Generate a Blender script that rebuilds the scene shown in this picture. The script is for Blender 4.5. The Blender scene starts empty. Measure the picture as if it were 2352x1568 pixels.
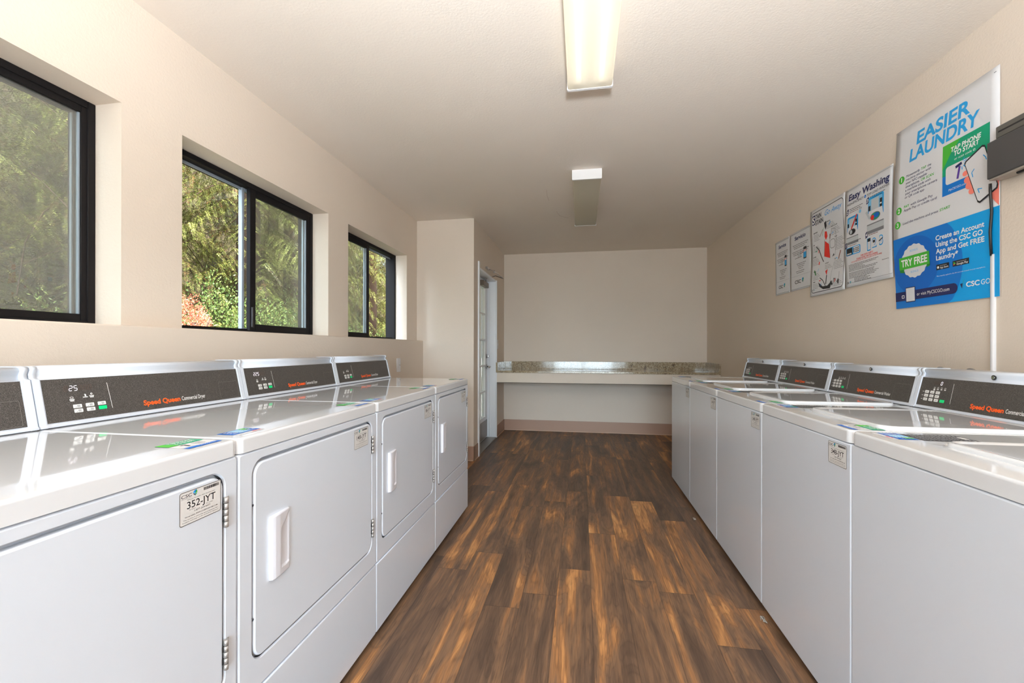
import bpy, bmesh, math, random
import numpy as np
from mathutils import Vector, Matrix
random.seed(7); rng = np.random.default_rng(11)
SC = bpy.context.scene
COL = SC.collection
# ------------------------------------------------------------------ measured layout (metres)
H = 2.4295; RX = 1.59; LX = -1.6628; LLX = -1.5936; BY = 5.9315; PY = 4.218; QX = -1.0619
RY = -2.6                       # rear wall behind the camera
DFX, DY0, DW = -.778, .8766, .6837
WFX, WY0, WW = .7651, 1.399, .6278
WZ0, WZ1 = 1.2052, 2.0238
WIN = [(.247, 1.3223), (1.5679, 2.6415), (2.8902, 3.9584)]

# ------------------------------------------------------------------ materials
def srgb(*c):
    return tuple(((v/255.)/12.92 if v/255. <= .04045 else ((v/255.+.055)/1.055)**2.4) for v in c)
class NT:
    def __init__(s, name):
        s.m = bpy.data.materials.new(name); s.m.use_nodes = True
        s.t = s.m.node_tree; s.t.nodes.clear()
        s.out = s.n('ShaderNodeOutputMaterial')
    def n(s, typ, **kw):
        nd = s.t.nodes.new(typ)
        for k, v in kw.items():
            if k.startswith('i_'): nd.inputs[k[2:].replace('_', ' ')].default_value = v
            else: setattr(nd, k, v)
        return nd
    def l(s, a, b): s.t.links.new(a, b)
    def val(s, x, sock):
        if hasattr(x, 'is_linked') or hasattr(x, 'links'): s.l(x, sock)
        else: sock.default_value = x
    def math(s, op, a, b=0., c=None, clamp=False):
        nd = s.n('ShaderNodeMath', operation=op); nd.use_clamp = clamp
        s.val(a, nd.inputs[0]); s.val(b, nd.inputs[1])
        if c is not None: s.val(c, nd.inputs[2])
        return nd.outputs[0]
    def mix(s, f, a, b, bt='MIX'):
        nd = s.n('ShaderNodeMix', data_type='RGBA', blend_type=bt)
        s.val(f, nd.inputs[0]); s.val(a, nd.inputs[6]); s.val(b, nd.inputs[7])
        return nd.outputs[2]
    def ramp(s, f, stops, interp='LINEAR'):
        nd = s.n('ShaderNodeValToRGB'); cr = nd.color_ramp; cr.interpolation = interp
        while len(cr.elements) < len(stops): cr.elements.new(.5)
        for e, (p, c) in zip(cr.elements, stops):
            e.position = p; e.color = (c[0], c[1], c[2], 1) if hasattr(c, '__len__') else (c, c, c, 1)
        s.val(f, nd.inputs[0]); return nd.outputs[0]
    def obj(s): return s.n('ShaderNodeTexCoord').outputs['Object']
    def noise(s, vec, scale, detail=2., rough=.5, dist=0.):
        nd = s.n('ShaderNodeTexNoise'); s.l(vec, nd.inputs['Vector'])
        nd.inputs['Scale'].default_value = scale; nd.inputs['Detail'].default_value = detail
        nd.inputs['Roughness'].default_value = rough; nd.inputs['Distortion'].default_value = dist
        return nd.outputs['Fac']
    def mapping(s, vec, sc):
        nd = s.n('ShaderNodeMapping'); s.l(vec, nd.inputs[0]); nd.inputs['Scale'].default_value = sc
        return nd.outputs[0]
    def pbr(s, col, rough=.5, metal=0., spec=.5, coat=0., coat_r=.05, bump=None, bs=.2, bd=.001, **kw):
        p = s.n('ShaderNodeBsdfPrincipled')
        s.val(col if hasattr(col, 'links') else (*col[:3], 1), p.inputs['Base Color'])
        s.val(rough, p.inputs['Roughness']); p.inputs['Metallic'].default_value = metal
        p.inputs['Specular IOR Level'].default_value = spec
        p.inputs['Coat Weight'].default_value = coat; p.inputs['Coat Roughness'].default_value = coat_r
        for k, v in kw.items(): p.inputs[k.replace('_', ' ')].default_value = v
        if bump is not None:
            b = s.n('ShaderNodeBump'); s.l(bump, b.inputs['Height'])
            b.inputs['Strength'].default_value = bs; b.inputs['Distance'].default_value = bd
            s.l(b.outputs[0], p.inputs['Normal'])
        s.l(p.outputs[0], s.out.inputs[0]); return p
MATS = {}
def plain(name, rgb, rough=.5, **kw):
    if name in MATS: return MATS[name]
    t = NT(name); t.pbr(srgb(*rgb), rough, **kw); MATS[name] = t.m; return t.m
def plaster(name, rgb, bs=.35):
    t = NT(name); v = t.obj()
    big = t.noise(v, 1.3, 3, .6)
    c = t.mix(big, (*[x*.955 for x in srgb(*rgb)], 1), (*[min(1, x*1.03) for x in srgb(*rgb)], 1))
    a = t.noise(v, 95, 3, .6); b = t.noise(v, 320, 2, .5)
    h = t.math('ADD', a, t.math('MULTIPLY', b, .35))
    t.pbr(c, .62, spec=.25, bump=h, bs=bs, bd=.0035); MATS[name] = t.m; return t.m
M_WALL = plaster('beige_wall_paint', (226, 213, 199), .28)
M_CEIL = plaster('off_white_ceiling_paint', (233, 224, 214), .22)
M_APRON = M_WALL
M_BASE = plain('tan_vinyl_cove_base', (176, 142, 122), .45)
M_CAULK = plain('pale_caulk', (214, 186, 160), .5)

def floor_mat():
    t = NT('dark_walnut_vinyl_plank'); v = t.obj()
    sp = t.n('ShaderNodeSeparateXYZ'); t.l(v, sp.inputs[0]); x, y = sp.outputs[0], sp.outputs[1]
    xs = t.math('DIVIDE', t.math('ADD', x, 10.03), .155)
    row = t.math('FLOOR', xs)
    w1 = t.n('ShaderNodeTexWhiteNoise', noise_dimensions='1D'); t.l(row, w1.inputs['W'])
    ys = t.math('ADD', t.math('DIVIDE', y, 1.22), t.math('MULTIPLY', w1.outputs[0], 3.7))
    pl = t.math('FLOOR', ys)
    cb = t.n('ShaderNodeCombineXYZ'); t.l(row, cb.inputs[0]); t.l(pl, cb.inputs[1])
    w2 = t.n('ShaderNodeTexWhiteNoise', noise_dimensions='2D'); t.l(cb.outputs[0], w2.inputs['Vector'])
    pid = w2.outputs[0]
    # grain space shifted for every plank
    gx = t.math('ADD', x, t.math('MULTIPLY', pid, 17.3)); gy = t.math('ADD', y, t.math('MULTIPLY', w2.outputs[1], 0.0))
    gy = t.math('ADD', y, t.math('MULTIPLY', pid, 31.))
    g = t.n('ShaderNodeCombineXYZ'); t.l(gx, g.inputs[0]); t.l(gy, g.inputs[1])
    vv = g.outputs[0]
    big = t.noise(t.mapping(vv, (5.5, .95, 1)), 1.35, 3, .55, .9)
    streak = t.noise(t.mapping(vv, (26, 1.1, 1)), 1.0, 4, .6, .5)
    fib = t.noise(t.mapping(vv, (210, 9, 1)), 1.0, 3, .6)
    rings = t.math('SINE', t.math('MULTIPLY', big, 82.))
    rings = t.math('POWER', t.math('MULTIPLY_ADD', rings, .5, .5), 5.)
    tone = t.math('MULTIPLY_ADD', big, .62, t.math('MULTIPLY', streak, .42))
    tone = t.math('ADD', tone, t.math('MULTIPLY_ADD', pid, .10, -.055))
    c = t.ramp(tone, [(.36, srgb(84, 66, 54)), (.47, srgb(110, 85, 67)), (.545, srgb(134, 101, 75)),
                      (.60, srgb(160, 112, 72)), (.65, srgb(200, 142, 88)), (.76, srgb(216, 164, 108))])
    c = t.mix(t.math('MULTIPLY', rings, .22), c, (*srgb(50, 36, 28), 1))
    c = t.mix(t.math('MULTIPLY', t.ramp(fib, [(.42, 0), (.72, 1)]), .42), c, (*srgb(46, 34, 27), 1))
    # knots
    vo = t.n('ShaderNodeTexVoronoi'); t.l(t.mapping(vv, (3.1, 1.0, 1)), vo.inputs['Vector']); vo.inputs['Scale'].default_value = 1.5
    kn = t.ramp(vo.outputs['Distance'], [(.02, 1), (.16, 0)])
    c = t.mix(t.math('MULTIPLY', kn, .6), c, (*srgb(44, 33, 27), 1))
    # joints
    fx = t.math('FRACT', xs); fy = t.math('FRACT', ys)
    jx = t.math('LESS_THAN', t.math('MINIMUM', fx, t.math('SUBTRACT', 1., fx)), .006)
    jy = t.math('LESS_THAN', t.math('MINIMUM', fy, t.math('SUBTRACT', 1., fy)), .0011)
    j = t.math('MAXIMUM', jx, jy)
    c = t.mix(t.math('MULTIPLY', j, .55), c, (*srgb(34, 25, 20), 1))
    dirt = t.noise(v, 260, 2, .7)
    c = t.mix(t.math('MULTIPLY', t.ramp(dirt, [(.70, 0), (.78, 1)]), .35), c, (*srgb(190, 175, 160), 1))
    h = t.math('SUBTRACT', t.math('MULTIPLY', fib, .4), j)
    t.pbr(c, t.math('MULTIPLY_ADD', streak, .2, .36), spec=.4, bump=h, bs=.25, bd=.001)
    return t.m
M_FLOOR = floor_mat()

def enamel(name, rgb, r):
    t = NT(name); v = t.obj(); n = t.noise(v, 420, 2, .5)
    t.pbr(srgb(*rgb), r, spec=.5, coat=.6, coat_r=r*.35, bump=n, bs=.05, bd=.0006); return t.m
M_WHITE = enamel('white_enamel_steel', (217, 224, 235), .30)
M_TOP = plain('glossy_white_porcelain_top', (224, 227, 232), .07, spec=.6, coat=.7, coat_r=.03)
M_HANDLE = plain('white_moulded_plastic', (222, 223, 232), .4)
M_GAP = plain('gap_shade_and_catch_grey', (62, 66, 74), .7)  # shade in gaps and under cabinets put into colour; catches too
def panel_mat():
    t = NT('speckled_charcoal_panel'); v = t.obj(); n = t.noise(v, 620, 2, .7)
    c = t.ramp(n, [(.34, srgb(54, 51, 49)), (.52, srgb(76, 72, 69)), (.66, srgb(108, 103, 99)), (.78, srgb(160, 155, 150))])
    t.pbr(c, .38, spec=.35); return t.m
M_PANEL = panel_mat()
M_ORANGE = plain('orange_print', (255, 98, 30), .5)
M_PWHITE = plain('white_print', (245, 245, 245), .5)
M_BTN = plain('pale_button_plastic', (236, 236, 234), .4)
M_GREEN = plain('green_button_plastic', (0, 222, 132), .4)
def emit(name, rgb, s):
    t = NT(name); e = t.n('ShaderNodeEmission'); e.inputs[0].default_value = (*srgb(*rgb), 1); e.inputs[1].default_value = s
    t.l(e.outputs[0], t.out.inputs[0]); return t.m
M_LED = emit('lit_display_segment', (255, 246, 255), 2.2)
M_LEDOFF = plain('unlit_display_segment', (96, 66, 52), .5)
M_LINE = plain('faint_grey_print', (126, 122, 118), .5)
M_HINGE = plain('brushed_steel_hinge', (178, 172, 168), .5, metal=.6)
M_HINGED = plain('dark_hinge_gap', (60, 58, 58), .5, metal=.5)
M_CHROME = plain('chrome', (205, 205, 208), .16, metal=1.)
M_BLACKAL = plain('black_anodised_aluminium', (28, 26, 27), .6, spec=.15)
M_GREYAL = plain('aluminium_and_daylit_edge', (150, 162, 174), .4)  # track and bead aluminium; also daylight painted onto outer sash edges
M_DARKP = plain('black_plastic', (40, 38, 38), .4)
M_WPLAST = plain('white_plastic_cover', (232, 232, 236), .4)
M_PAPER = plain('white_poster_paper', (224, 225, 229), .38)
M_INK = plain('black_ink', (34, 34, 40), .5)
M_NAVY = plain('navy_ink', (31, 38, 92), .5)
M_SKY = plain('sky_blue_ink', (32, 164, 232), .45)
M_BLUE = plain('blue_ink', (0, 120, 212), .45)
M_BLUE2 = plain('deep_blue_ink', (0, 102, 198), .45)
M_BLUE3 = plain('bright_blue_ink', (0, 162, 236), .45)
M_PGREEN = plain('green_ink', (72, 184, 56), .45)
M_DGREEN = plain('dark_green_ink', (36, 140, 52), .45)
M_TEAL = plain('teal_green_ink', (0, 160, 118), .45)
M_RED = plain('red_ink', (232, 48, 36), .5)
M_CORAL = plain('coral_ink', (252, 138, 122), .5)
M_CORALD = plain('dark_coral_ink', (236, 104, 96), .5)
M_GREY = plain('grey_ink', (128, 130, 136), .5)
M_LGREY = plain('light_grey_ink', (196, 202, 206), .5)
M_LBLUE = plain('pale_blue_ink', (126, 196, 236), .5)
M_PURPLE = plain('purple_ink', (92, 60, 160), .5)
M_BROWN = plain('brown_ink', (130, 66, 52), .5)
def granite():
    t = NT('speckled_tan_granite'); v = t.obj()
    a = t.noise(v, 120, 4, .7); b = t.noise(v, 34, 3, .6); d = t.noise(v, 14, 3, .7)
    c = t.ramp(a, [(.30, srgb(60, 48, 40)), (.40, srgb(128, 108, 84)), (.50, srgb(172, 156, 128)), (.62, srgb(202, 190, 166)), (.75, srgb(226, 220, 206))])
    c = t.mix(t.math('MULTIPLY', t.ramp(b, [(.40, 1), (.50, 0)]), .5), c, (*srgb(122, 98, 66), 1))
    c = t.mix(t.math('MULTIPLY', t.ramp(d, [(.34, 1), (.38, 0)]), .7), c, (*srgb(58, 40, 34), 1))
    t.pbr(c, .12, spec=.55, coat=.4); return t.m
M_GRAN = granite()
def glassmat(name, ior, tint=(1, 1, 1), haze=0.):
    t = NT(name)
    tr = t.n('ShaderNodeBsdfTransparent'); tr.inputs[0].default_value = (*tint, 1)
    gl = t.n('ShaderNodeBsdfGlossy'); gl.inputs['Roughness'].default_value = .01
    fr = t.n('ShaderNodeFresnel'); ge = t.n('ShaderNodeNewGeometry'); t.l(t.math('MULTIPLY_ADD', ge.outputs['Backfacing'], 1/ior-ior, ior), fr.inputs[0])
    mx = t.n('ShaderNodeMixShader'); t.l(fr.outputs[0], mx.inputs[0]); t.l(tr.outputs[0], mx.inputs[1]); t.l(gl.outputs[0], mx.inputs[2])
    last = mx.outputs[0]
    if haze:
        df = t.n('ShaderNodeBsdfDiffuse'); df.inputs[0].default_value = (.8, .8, .78, 1)
        m2 = t.n('ShaderNodeMixShader'); m2.inputs[0].default_value = haze
        t.l(last, m2.inputs[1]); t.l(df.outputs[0], m2.inputs[2]); last = m2.outputs[0]
    t.l(last, t.out.inputs[0]); return t.m
M_GLASS = glassmat('window_glass', 1.52, (.94, .96, .95))
M_GLASSW = glassmat('reflection_veil_glass', 1.62, (.74, .75, .72), .12)  # diffuse veil and dark tint imitate the room's reflection in the pane
M_GLASSH = glassmat('reflection_haze_glass', 1.55, (.88, .90, .88), .06)  # pale diffuse share imitates hazy reflection on the closed sashes
def lensmat():
    t = NT('prismatic_acrylic_lens'); v = t.obj()
    tl = t.n('ShaderNodeBsdfTranslucent'); tl.inputs[0].default_value = (*srgb(250, 246, 232), 1)
    df = t.n('ShaderNodeBsdfDiffuse'); df.inputs[0].default_value = (*srgb(222, 216, 202), 1)
    tr = t.n('ShaderNodeBsdfTransparent'); tr.inputs[0].default_value = (1, .99, .95, 1)
    gl = t.n('ShaderNodeBsdfGlossy'); gl.inputs['Roughness'].default_value = .25
    m1 = t.n('ShaderNodeMixShader'); m1.inputs[0].default_value = .38; t.l(tl.outputs[0], m1.inputs[1]); t.l(df.outputs[0], m1.inputs[2])
    m2 = t.n('ShaderNodeMixShader'); m2.inputs[0].default_value = .09; t.l(m1.outputs[0], m2.inputs[1]); t.l(tr.outputs[0], m2.inputs[2])
    m3 = t.n('ShaderNodeMixShader'); m3.inputs[0].default_value = .04; t.l(m2.outputs[0], m3.inputs[1]); t.l(gl.outputs[0], m3.inputs[2])
    t.l(m3.outputs[0], t.out.inputs[0]); return t.m
M_LENS = lensmat()
M_FIXT = plain('white_fixture_metal', (238, 238, 240), .4)
TUBE_S = 2.6
M_TUBE = emit('lit_fluorescent_tube', (255, 247, 234), TUBE_S)
M_TUBEOFF = plain('unlit_fluorescent_tube', (226, 226, 222), .3)

# ------------------------------------------------------------------ object helpers
def link(o, parent=None):
    COL.objects.link(o)
    if parent is not None: o.parent = parent
    return o
def tag(o, label=None, cat=None, group=None, kind=None):
    if label: o['label'] = label
    if cat: o['category'] = cat
    if group: o['group'] = group
    if kind: o['kind'] = kind
    return o
def empty(name, loc=(0, 0, 0), rz=0., parent=None):
    o = bpy.data.objects.new(name, None); o.empty_display_size = .05
    o.location = loc; o.rotation_euler = (0, 0, rz); return link(o, parent)
class MB:
    """collects shapes into one mesh"""
    def __init__(s): s.bm = bmesh.new(); s.mats = []
    def mi(s, m):
        if m not in s.mats: s.mats.append(m)
        return s.mats.index(m)
    def poly(s, pts, m, smooth=False):
        vs = [s.bm.verts.new(p) for p in pts]
        f = s.bm.faces.new(vs); f.material_index = s.mi(m); f.smooth = smooth; return f
    def box(s, x0, x1, y0, y1, z0, z1, m, r=0., seg=2, smooth=None):
        i = s.mi(m); x0, x1 = min(x0, x1), max(x0, x1); y0, y1 = min(y0, y1), max(y0, y1); z0, z1 = min(z0, z1), max(z0, z1)
        P = [(x0, y0, z0), (x1, y0, z0), (x1, y1, z0), (x0, y1, z0), (x0, y0, z1), (x1, y0, z1), (x1, y1, z1), (x0, y1, z1)]
        v = [s.bm.verts.new(p) for p in P]
        fs = [s.bm.faces.new([v[k] for k in q]) for q in ((0, 3, 2, 1), (4, 5, 6, 7), (0, 1, 5, 4), (1, 2, 6, 5), (2, 3, 7, 6), (3, 0, 4, 7))]
        for f in fs: f.material_index = i
        if r > 0:
            es = list({e for f in fs for e in f.edges})
            out = bmesh.ops.bevel(s.bm, geom=es, offset=r, segments=seg, profile=.5, affect='EDGES')
            for f in out['faces']: f.material_index = i; f.smooth = True
        return s
    def cyl(s, p0, p1, r0, m, r1=None, n=16, caps=True, smooth=True):
        r1 = r0 if r1 is None else r1; p0, p1 = Vector(p0), Vector(p1); d = (p1-p0).normalized()
        u = d.orthogonal().normalized(); w = d.cross(u); i = s.mi(m)
        A = [s.bm.verts.new(p0+(u*math.cos(2*math.pi*k/n)+w*math.sin(2*math.pi*k/n))*r0) for k in range(n)]
        B = [s.bm.verts.new(p1+(u*math.cos(2*math.pi*k/n)+w*math.sin(2*math.pi*k/n))*r1) for k in range(n)]
        for k in range(n):
            f = s.bm.faces.new((A[k], A[(k+1) % n], B[(k+1) % n], B[k])); f.material_index = i; f.smooth = smooth
        if caps:
            f = s.bm.faces.new(A[::-1]); f.material_index = i; f = s.bm.faces.new(B); f.material_index = i
        return s
    def tube(s, pts, r, m, n=10):
        pts = [Vector(p) for p in pts]; i = s.mi(m); rings = []
        u = (pts[1]-pts[0]).orthogonal().normalized()
        for k, p in enumerate(pts):
            d = (pts[min(k+1, len(pts)-1)]-pts[max(k-1, 0)]).normalized()
            u = (u-d*u.dot(d)).normalized(); w = d.cross(u)
            rings.append([s.bm.verts.new(p+(u*math.cos(2*math.pi*j/n)+w*math.sin(2*math.pi*j/n))*r) for j in range(n)])
        for a, b in zip(rings, rings[1:]):
            for j in range(n):
                f = s.bm.faces.new((a[j], a[(j+1) % n], b[(j+1) % n], b[j])); f.material_index = i; f.smooth = True
        s.bm.faces.new(rings[0][::-1]).material_index = i; s.bm.faces.new(rings[-1]).material_index = i
        return s
    def prism(s, prof, a0, a1, m, axis='y', smooth=()):
        """profile (list of 2D) swept along an axis; profile plane: y->(x,z), x->(y,z), z->(x,y)"""
        def P(q, a): return {'y': (q[0], a, q[1]), 'x': (a, q[0], q[1]), 'z': (q[0], q[1], a)}[axis]
        A = [s.bm.verts.new(P(q, a0)) for q in prof]; B = [s.bm.verts.new(P(q, a1)) for q in prof]; n = len(prof); i = s.mi(m)
        for k in range(n):
            f = s.bm.faces.new((A[k], A[(k+1) % n], B[(k+1) % n], B[k])); f.material_index = i; f.smooth = (smooth is True) or (k in smooth)
        s.bm.faces.new(A[::-1]).material_index = i; s.bm.faces.new(B).material_index = i
        return s
    def build(s, name, parent=None, wn=False):
        bmesh.ops.recalc_face_normals(s.bm, faces=s.bm.faces)
        me = bpy.data.meshes.new(name); s.bm.to_mesh(me); s.bm.free()
        for m in s.mats: me.materials.append(m)
        o = bpy.data.objects.new(name, me)
        if wn: md = o.modifiers.new('weighted_normals', 'WEIGHTED_NORMAL'); md.weight = 100; md.keep_sharp = True
        return link(o, parent)
def rrect(x0, x1, y0, y1, r, n=6):
    pts = []
    for cx, cy, a in ((x1-r, y1-r, 0), (x0+r, y1-r, 90), (x0+r, y0+r, 180), (x1-r, y0+r, 270)):
        for k in range(n+1):
            t = math.radians(a+90*k/n); pts.append((cx+r*math.cos(t), cy+r*math.sin(t)))
    return pts
# ------------------------------------------------------------------ flat printing (text, bars, discs) mapped on a surface
_TX = {}
def text_geo(s, bold=0., res=3):
    key = (s, round(bold, 4), res)
    if key in _TX: return _TX[key]
    cu = bpy.data.curves.new('t', 'FONT'); cu.body = s; cu.size = 1.; cu.resolution_u = res; cu.offset = bold; cu.fill_mode = 'FRONT'
    ob = bpy.data.objects.new('t', cu); me = bpy.data.meshes.new_from_object(ob)
    V = np.array([v.co[:2] for v in me.vertices]).reshape(-1, 2); F = [tuple(p.vertices) for p in me.polygons]
    bpy.data.objects.remove(ob); bpy.data.meshes.remove(me); bpy.data.curves.remove(cu)
    _TX[key] = (V, F); return V, F
CAP = None
class Print:
    def __init__(s): s.items = []          # (verts2d, faces, mat, layer)
    def poly(s, pts, m, layer=1): s.items.append((np.array(pts, float), [tuple(range(len(pts)))], m, layer)); return s
    def rect(s, u0, u1, v0, v1, m, layer=1, step=.06):
        nu = max(1, int(abs(u1-u0)/step)); nv = max(1, int(abs(v1-v0)/step))
        V = [(u0+(u1-u0)*i/nu, v0+(v1-v0)*j/nv) for j in range(nv+1) for i in range(nu+1)]
        F = [(j*(nu+1)+i, j*(nu+1)+i+1, (j+1)*(nu+1)+i+1, (j+1)*(nu+1)+i) for j in range(nv) for i in range(nu)]
        s.items.append((np.array(V), F, m, layer)); return s
    def disc(s, u, v, r, m, layer=1, n=28, rings=3, scal=0., ns=12, clip=None, rv=None):
        V = [(u, v)]; F = []; rv = r if rv is None else rv
        for k in range(1, rings+1):
            for j in range(n):
                a = 2*math.pi*j/n; q = (1+scal*math.cos(ns*a))*k/rings
                V.append((u+r*q*math.cos(a), v+rv*q*math.sin(a)))
        for j in range(n): F.append((0, 1+j, 1+(j+1) % n))
        for k in range(1, rings):
            for j in range(n):
                a = 1+(k-1)*n; b = 1+k*n; F.append((a+j, b+j, b+(j+1) % n, a+(j+1) % n))
        V = np.array(V)
        if clip: V[:, 0] = np.clip(V[:, 0], clip[0], clip[1]); V[:, 1] = np.clip(V[:, 1], clip[2], clip[3])
        s.items.append((V, F, m, layer)); return s
    def line(s, pts, w, m, layer=1):
        for a, b in zip(pts, pts[1:]):
            a, b = np.array(a, float), np.array(b, float); d = b-a; L = np.hypot(*d)
            if L < 1e-9: continue
            d /= L; nrm = np.array([-d[1], d[0]])*w/2; k = max(1, int(L/.06))
            V = []; F = []
            for i in range(k+1):
                p = a+d*L*i/k; V += [p-nrm, p+nrm]
            for i in range(k): F.append((2*i, 2*i+2, 2*i+3, 2*i+1))
            s.items.append((np.array(V), F, m, layer))
        return s
    def frame(s, u0, u1, v0, v1, w, m, r=0., layer=1):
        if r <= 0: s.line([(u0, v0), (u1, v0)], w, m, layer); s.line([(u1, v0), (u1, v1)], w, m, layer); s.line([(u1, v1), (u0, v1)], w, m, layer); s.line([(u0, v1), (u0, v0)], w, m, layer)
        else:
            p = rrect(u0, u1, v0, v1, r, 6); s.line(p+[p[0]], w, m, layer)
        return s
    def text(s, t, u, v, h, m, w=None, bold=0., slant=0., al='L', layer=2, res=3, rot=0., maxw=None):
        global CAP
        if CAP is None: CAP = text_geo('H')[0][:, 1].max()
        V, F = text_geo(t, bold, res)
        if not len(V): return s
        x0, x1 = V[:, 0].min(), V[:, 0].max(); sy = h/CAP; sx = sy
        if w: sx = w/(x1-x0)
        elif maxw and (x1-x0)*sx > maxw: sx = maxw/(x1-x0)
        P = np.empty_like(V); P[:, 1] = V[:, 1]*sy
        off = {'L': x0, 'C': (x0+x1)/2, 'R': x1}[al]
        P[:, 0] = (V[:, 0]-off)*sx+P[:, 1]*slant
        if rot:
            c, q = math.cos(rot), math.sin(rot); P = P@np.array([[c, q], [-q, c]])
        P[:, 0] += u; P[:, 1] += v
        s.items.append((P, F, m, layer)); return s
    def scribble(s, u0, u1, v, h, m, layer=2, seed=0):
        """tiny illegible line of small print: word-length dashes"""
        r = random.Random(seed); u = u0
        while u < u1-h:
            L = min(r.uniform(1.2, 4.5)*h, u1-u); s.rect(u, u+L, v, v+h*.62, m, layer); u += L+h*.6
        return s
    def build(s, name, fn, parent=None):
        mats = []; V = []; F = []; MI = []; b = 0
        for P, fs, m, ly in s.items:
            if m not in mats: mats.append(m)
            i = mats.index(m)
            for p in P: V.append(fn(p[0], p[1], ly))
            for f in fs: F.append(tuple(b+k for k in f)); MI.append(i)
            b += len(P)
        me = bpy.data.meshes.new(name); me.from_pydata(V, [], F); me.polygons.foreach_set('material_index', MI)
        for m in mats: me.materials.append(m)
        me.update(); o = bpy.data.objects.new(name, me); return link(o, parent)
def leaf_logo(P, u, v, h, layer=3):
    """three-facet arrow mark beside the CSC letters"""
    P.poly([(u, v+h*.62), (u+h*.34, v+h*.95), (u+h*.42, v+h*.45)], M_SKY, layer)
    P.poly([(u+h*.34, v+h*.95), (u+h*.75, v+h*1.0), (u+h*.42, v+h*.45)], M_BLUE, layer)
    P.poly([(u+h*.75, v+h*1.0), (u+h*.85, v+h*.55), (u+h*.42, v+h*.45)], M_PGREEN, layer)
    P.poly([(u, v+h*.5), (u+h*.38, v+h*.40), (u+h*.5, v)], M_NAVY, layer)
    P.poly([(u+h*.82, v+h*.48), (u+h*.42, v+h*.40), (u+h*.52, v+h*.05)], M_TEAL, layer)

def children_of(o): return [c for c in bpy.data.objects if c.parent == o]
def copy_tree(o, parent=None):
    c = o.copy(); COL.objects.link(c); c.parent = parent
    for ch in children_of(o): copy_tree(ch, c)
    return c

# ------------------------------------------------------------------ SETTING
def struct(mb, name, parent=None):
    o = mb.build(name, parent)
    if parent is None: o['kind'] = 'structure'
    return o
f = MB(); f.box(-1.25, 1.75, RY-.2, BY+.15, -.12, 0, M_FLOOR); f.box(-1.9, -1.25, RY-.2, 4.42, -.12, 0, M_FLOOR); struct(f, 'floor')
f = MB(); f.box(-1.95, 1.75, RY-.2, BY+.15, H, H+.22, M_CEIL); ceil = struct(f, 'ceiling')
# ceiling hairline crack in the plaster
f = MB(); f.tube([(-.285, 3.56, H), (-.290, 3.70, H), (-.284, 3.83, H)], .0012, plain('crack_filler', (196, 182, 168), .7), n=6); f.tube([(-.235, 4.14, H), (-.211, 4.28, H), (-.17, 4.33, H), (-.129, 4.368, H)], .0012, plain('crack_filler', (196, 182, 168), .7), n=6); f.build('hairline_crack', ceil)
# left wall with three window openings
f = MB(); xo = -1.87; edges = [RY-.2]+[e for w in WIN for e in w]+[4.42]
for k in range(0, len(edges), 2): f.box(xo, LX, edges[k], edges[k+1], 0, H, M_WALL)
for a, b in WIN: f.box(xo, LX, a, b, 0, WZ0, M_WALL); f.box(xo, LX, a, b, WZ1, H, M_WALL)
f.box(LX, LLX, RY-.2, PY, 0, WZ0, M_WALL, r=.006); struct(f, 'wall_left')
f = MB(); f.box(RX, RX+.16, RY-.2, BY+.15, 0, H, M_WALL); struct(f, 'wall_right')
f = MB(); f.box(-1.25, RX, BY, BY+.15, 0, H, M_WALL); struct(f, 'wall_back')
DT = 1.985; DA, DB = 4.42, 5.37
f = MB(); f.box(LX, QX, PY, DA, 0, H, M_WALL); f.box(-1.23, QX, DB, BY, 0, H, M_WALL); f.box(-1.23, QX, DA, DB, DT, H, M_WALL); struct(f, 'wall_alcove')
# rear wall behind the camera; its unseen glazed opening is added for daylight
f = MB(); f.box(-1.9, -.95, RY-.2, RY, 0, H, M_WALL); f.box(1.05, RX, RY-.2, RY, 0, H, M_WALL); f.box(-.95, 1.05, RY-.2, RY, 2.15, H, M_WALL); struct(f, 'wall_rear')
f = MB()
for a, b in ((-.95, -.88), (.015, .085), (.98, 1.05)): f.box(a, b, RY-.12, RY-.06, 0, 2.15, M_WPLAST)
for z0, z1 in ((0, .12), (2.05, 2.15)): f.box(-.95, 1.05, RY-.12, RY-.06, z0, z1, M_WPLAST)
d2 = struct(f, 'added_rear_door')
f = MB(); f.box(-.88, .015, RY-.093, RY-.087, .12, 2.05, M_GLASS); f.box(.085, .98, RY-.093, RY-.087, .12, 2.05, M_GLASS); f.build('glass_pane', d2)
# cove base
def base(name, segs):
    f = MB()
    for (x0, x1, y0, y1) in segs: f.box(x0, x1, y0, y1, 0, .146, M_BASE, r=.002, seg=1)
    for (x0, x1, y0, y1) in segs:
        g = .004; f.box(x0-g, x1+g, y0-g, y1+g, 0, .006, M_CAULK)
    return struct(f, name)
base('baseboard_back', [(QX+.008, RX-.01, BY-.007, BY)])
base('baseboard_alcove', [(QX, QX+.007, DB+.035, BY)])
base('baseboard_left', [(LX+.1, QX+.007, PY-.007, PY), (QX, QX+.007, PY-.007, DA-.036)])
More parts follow.
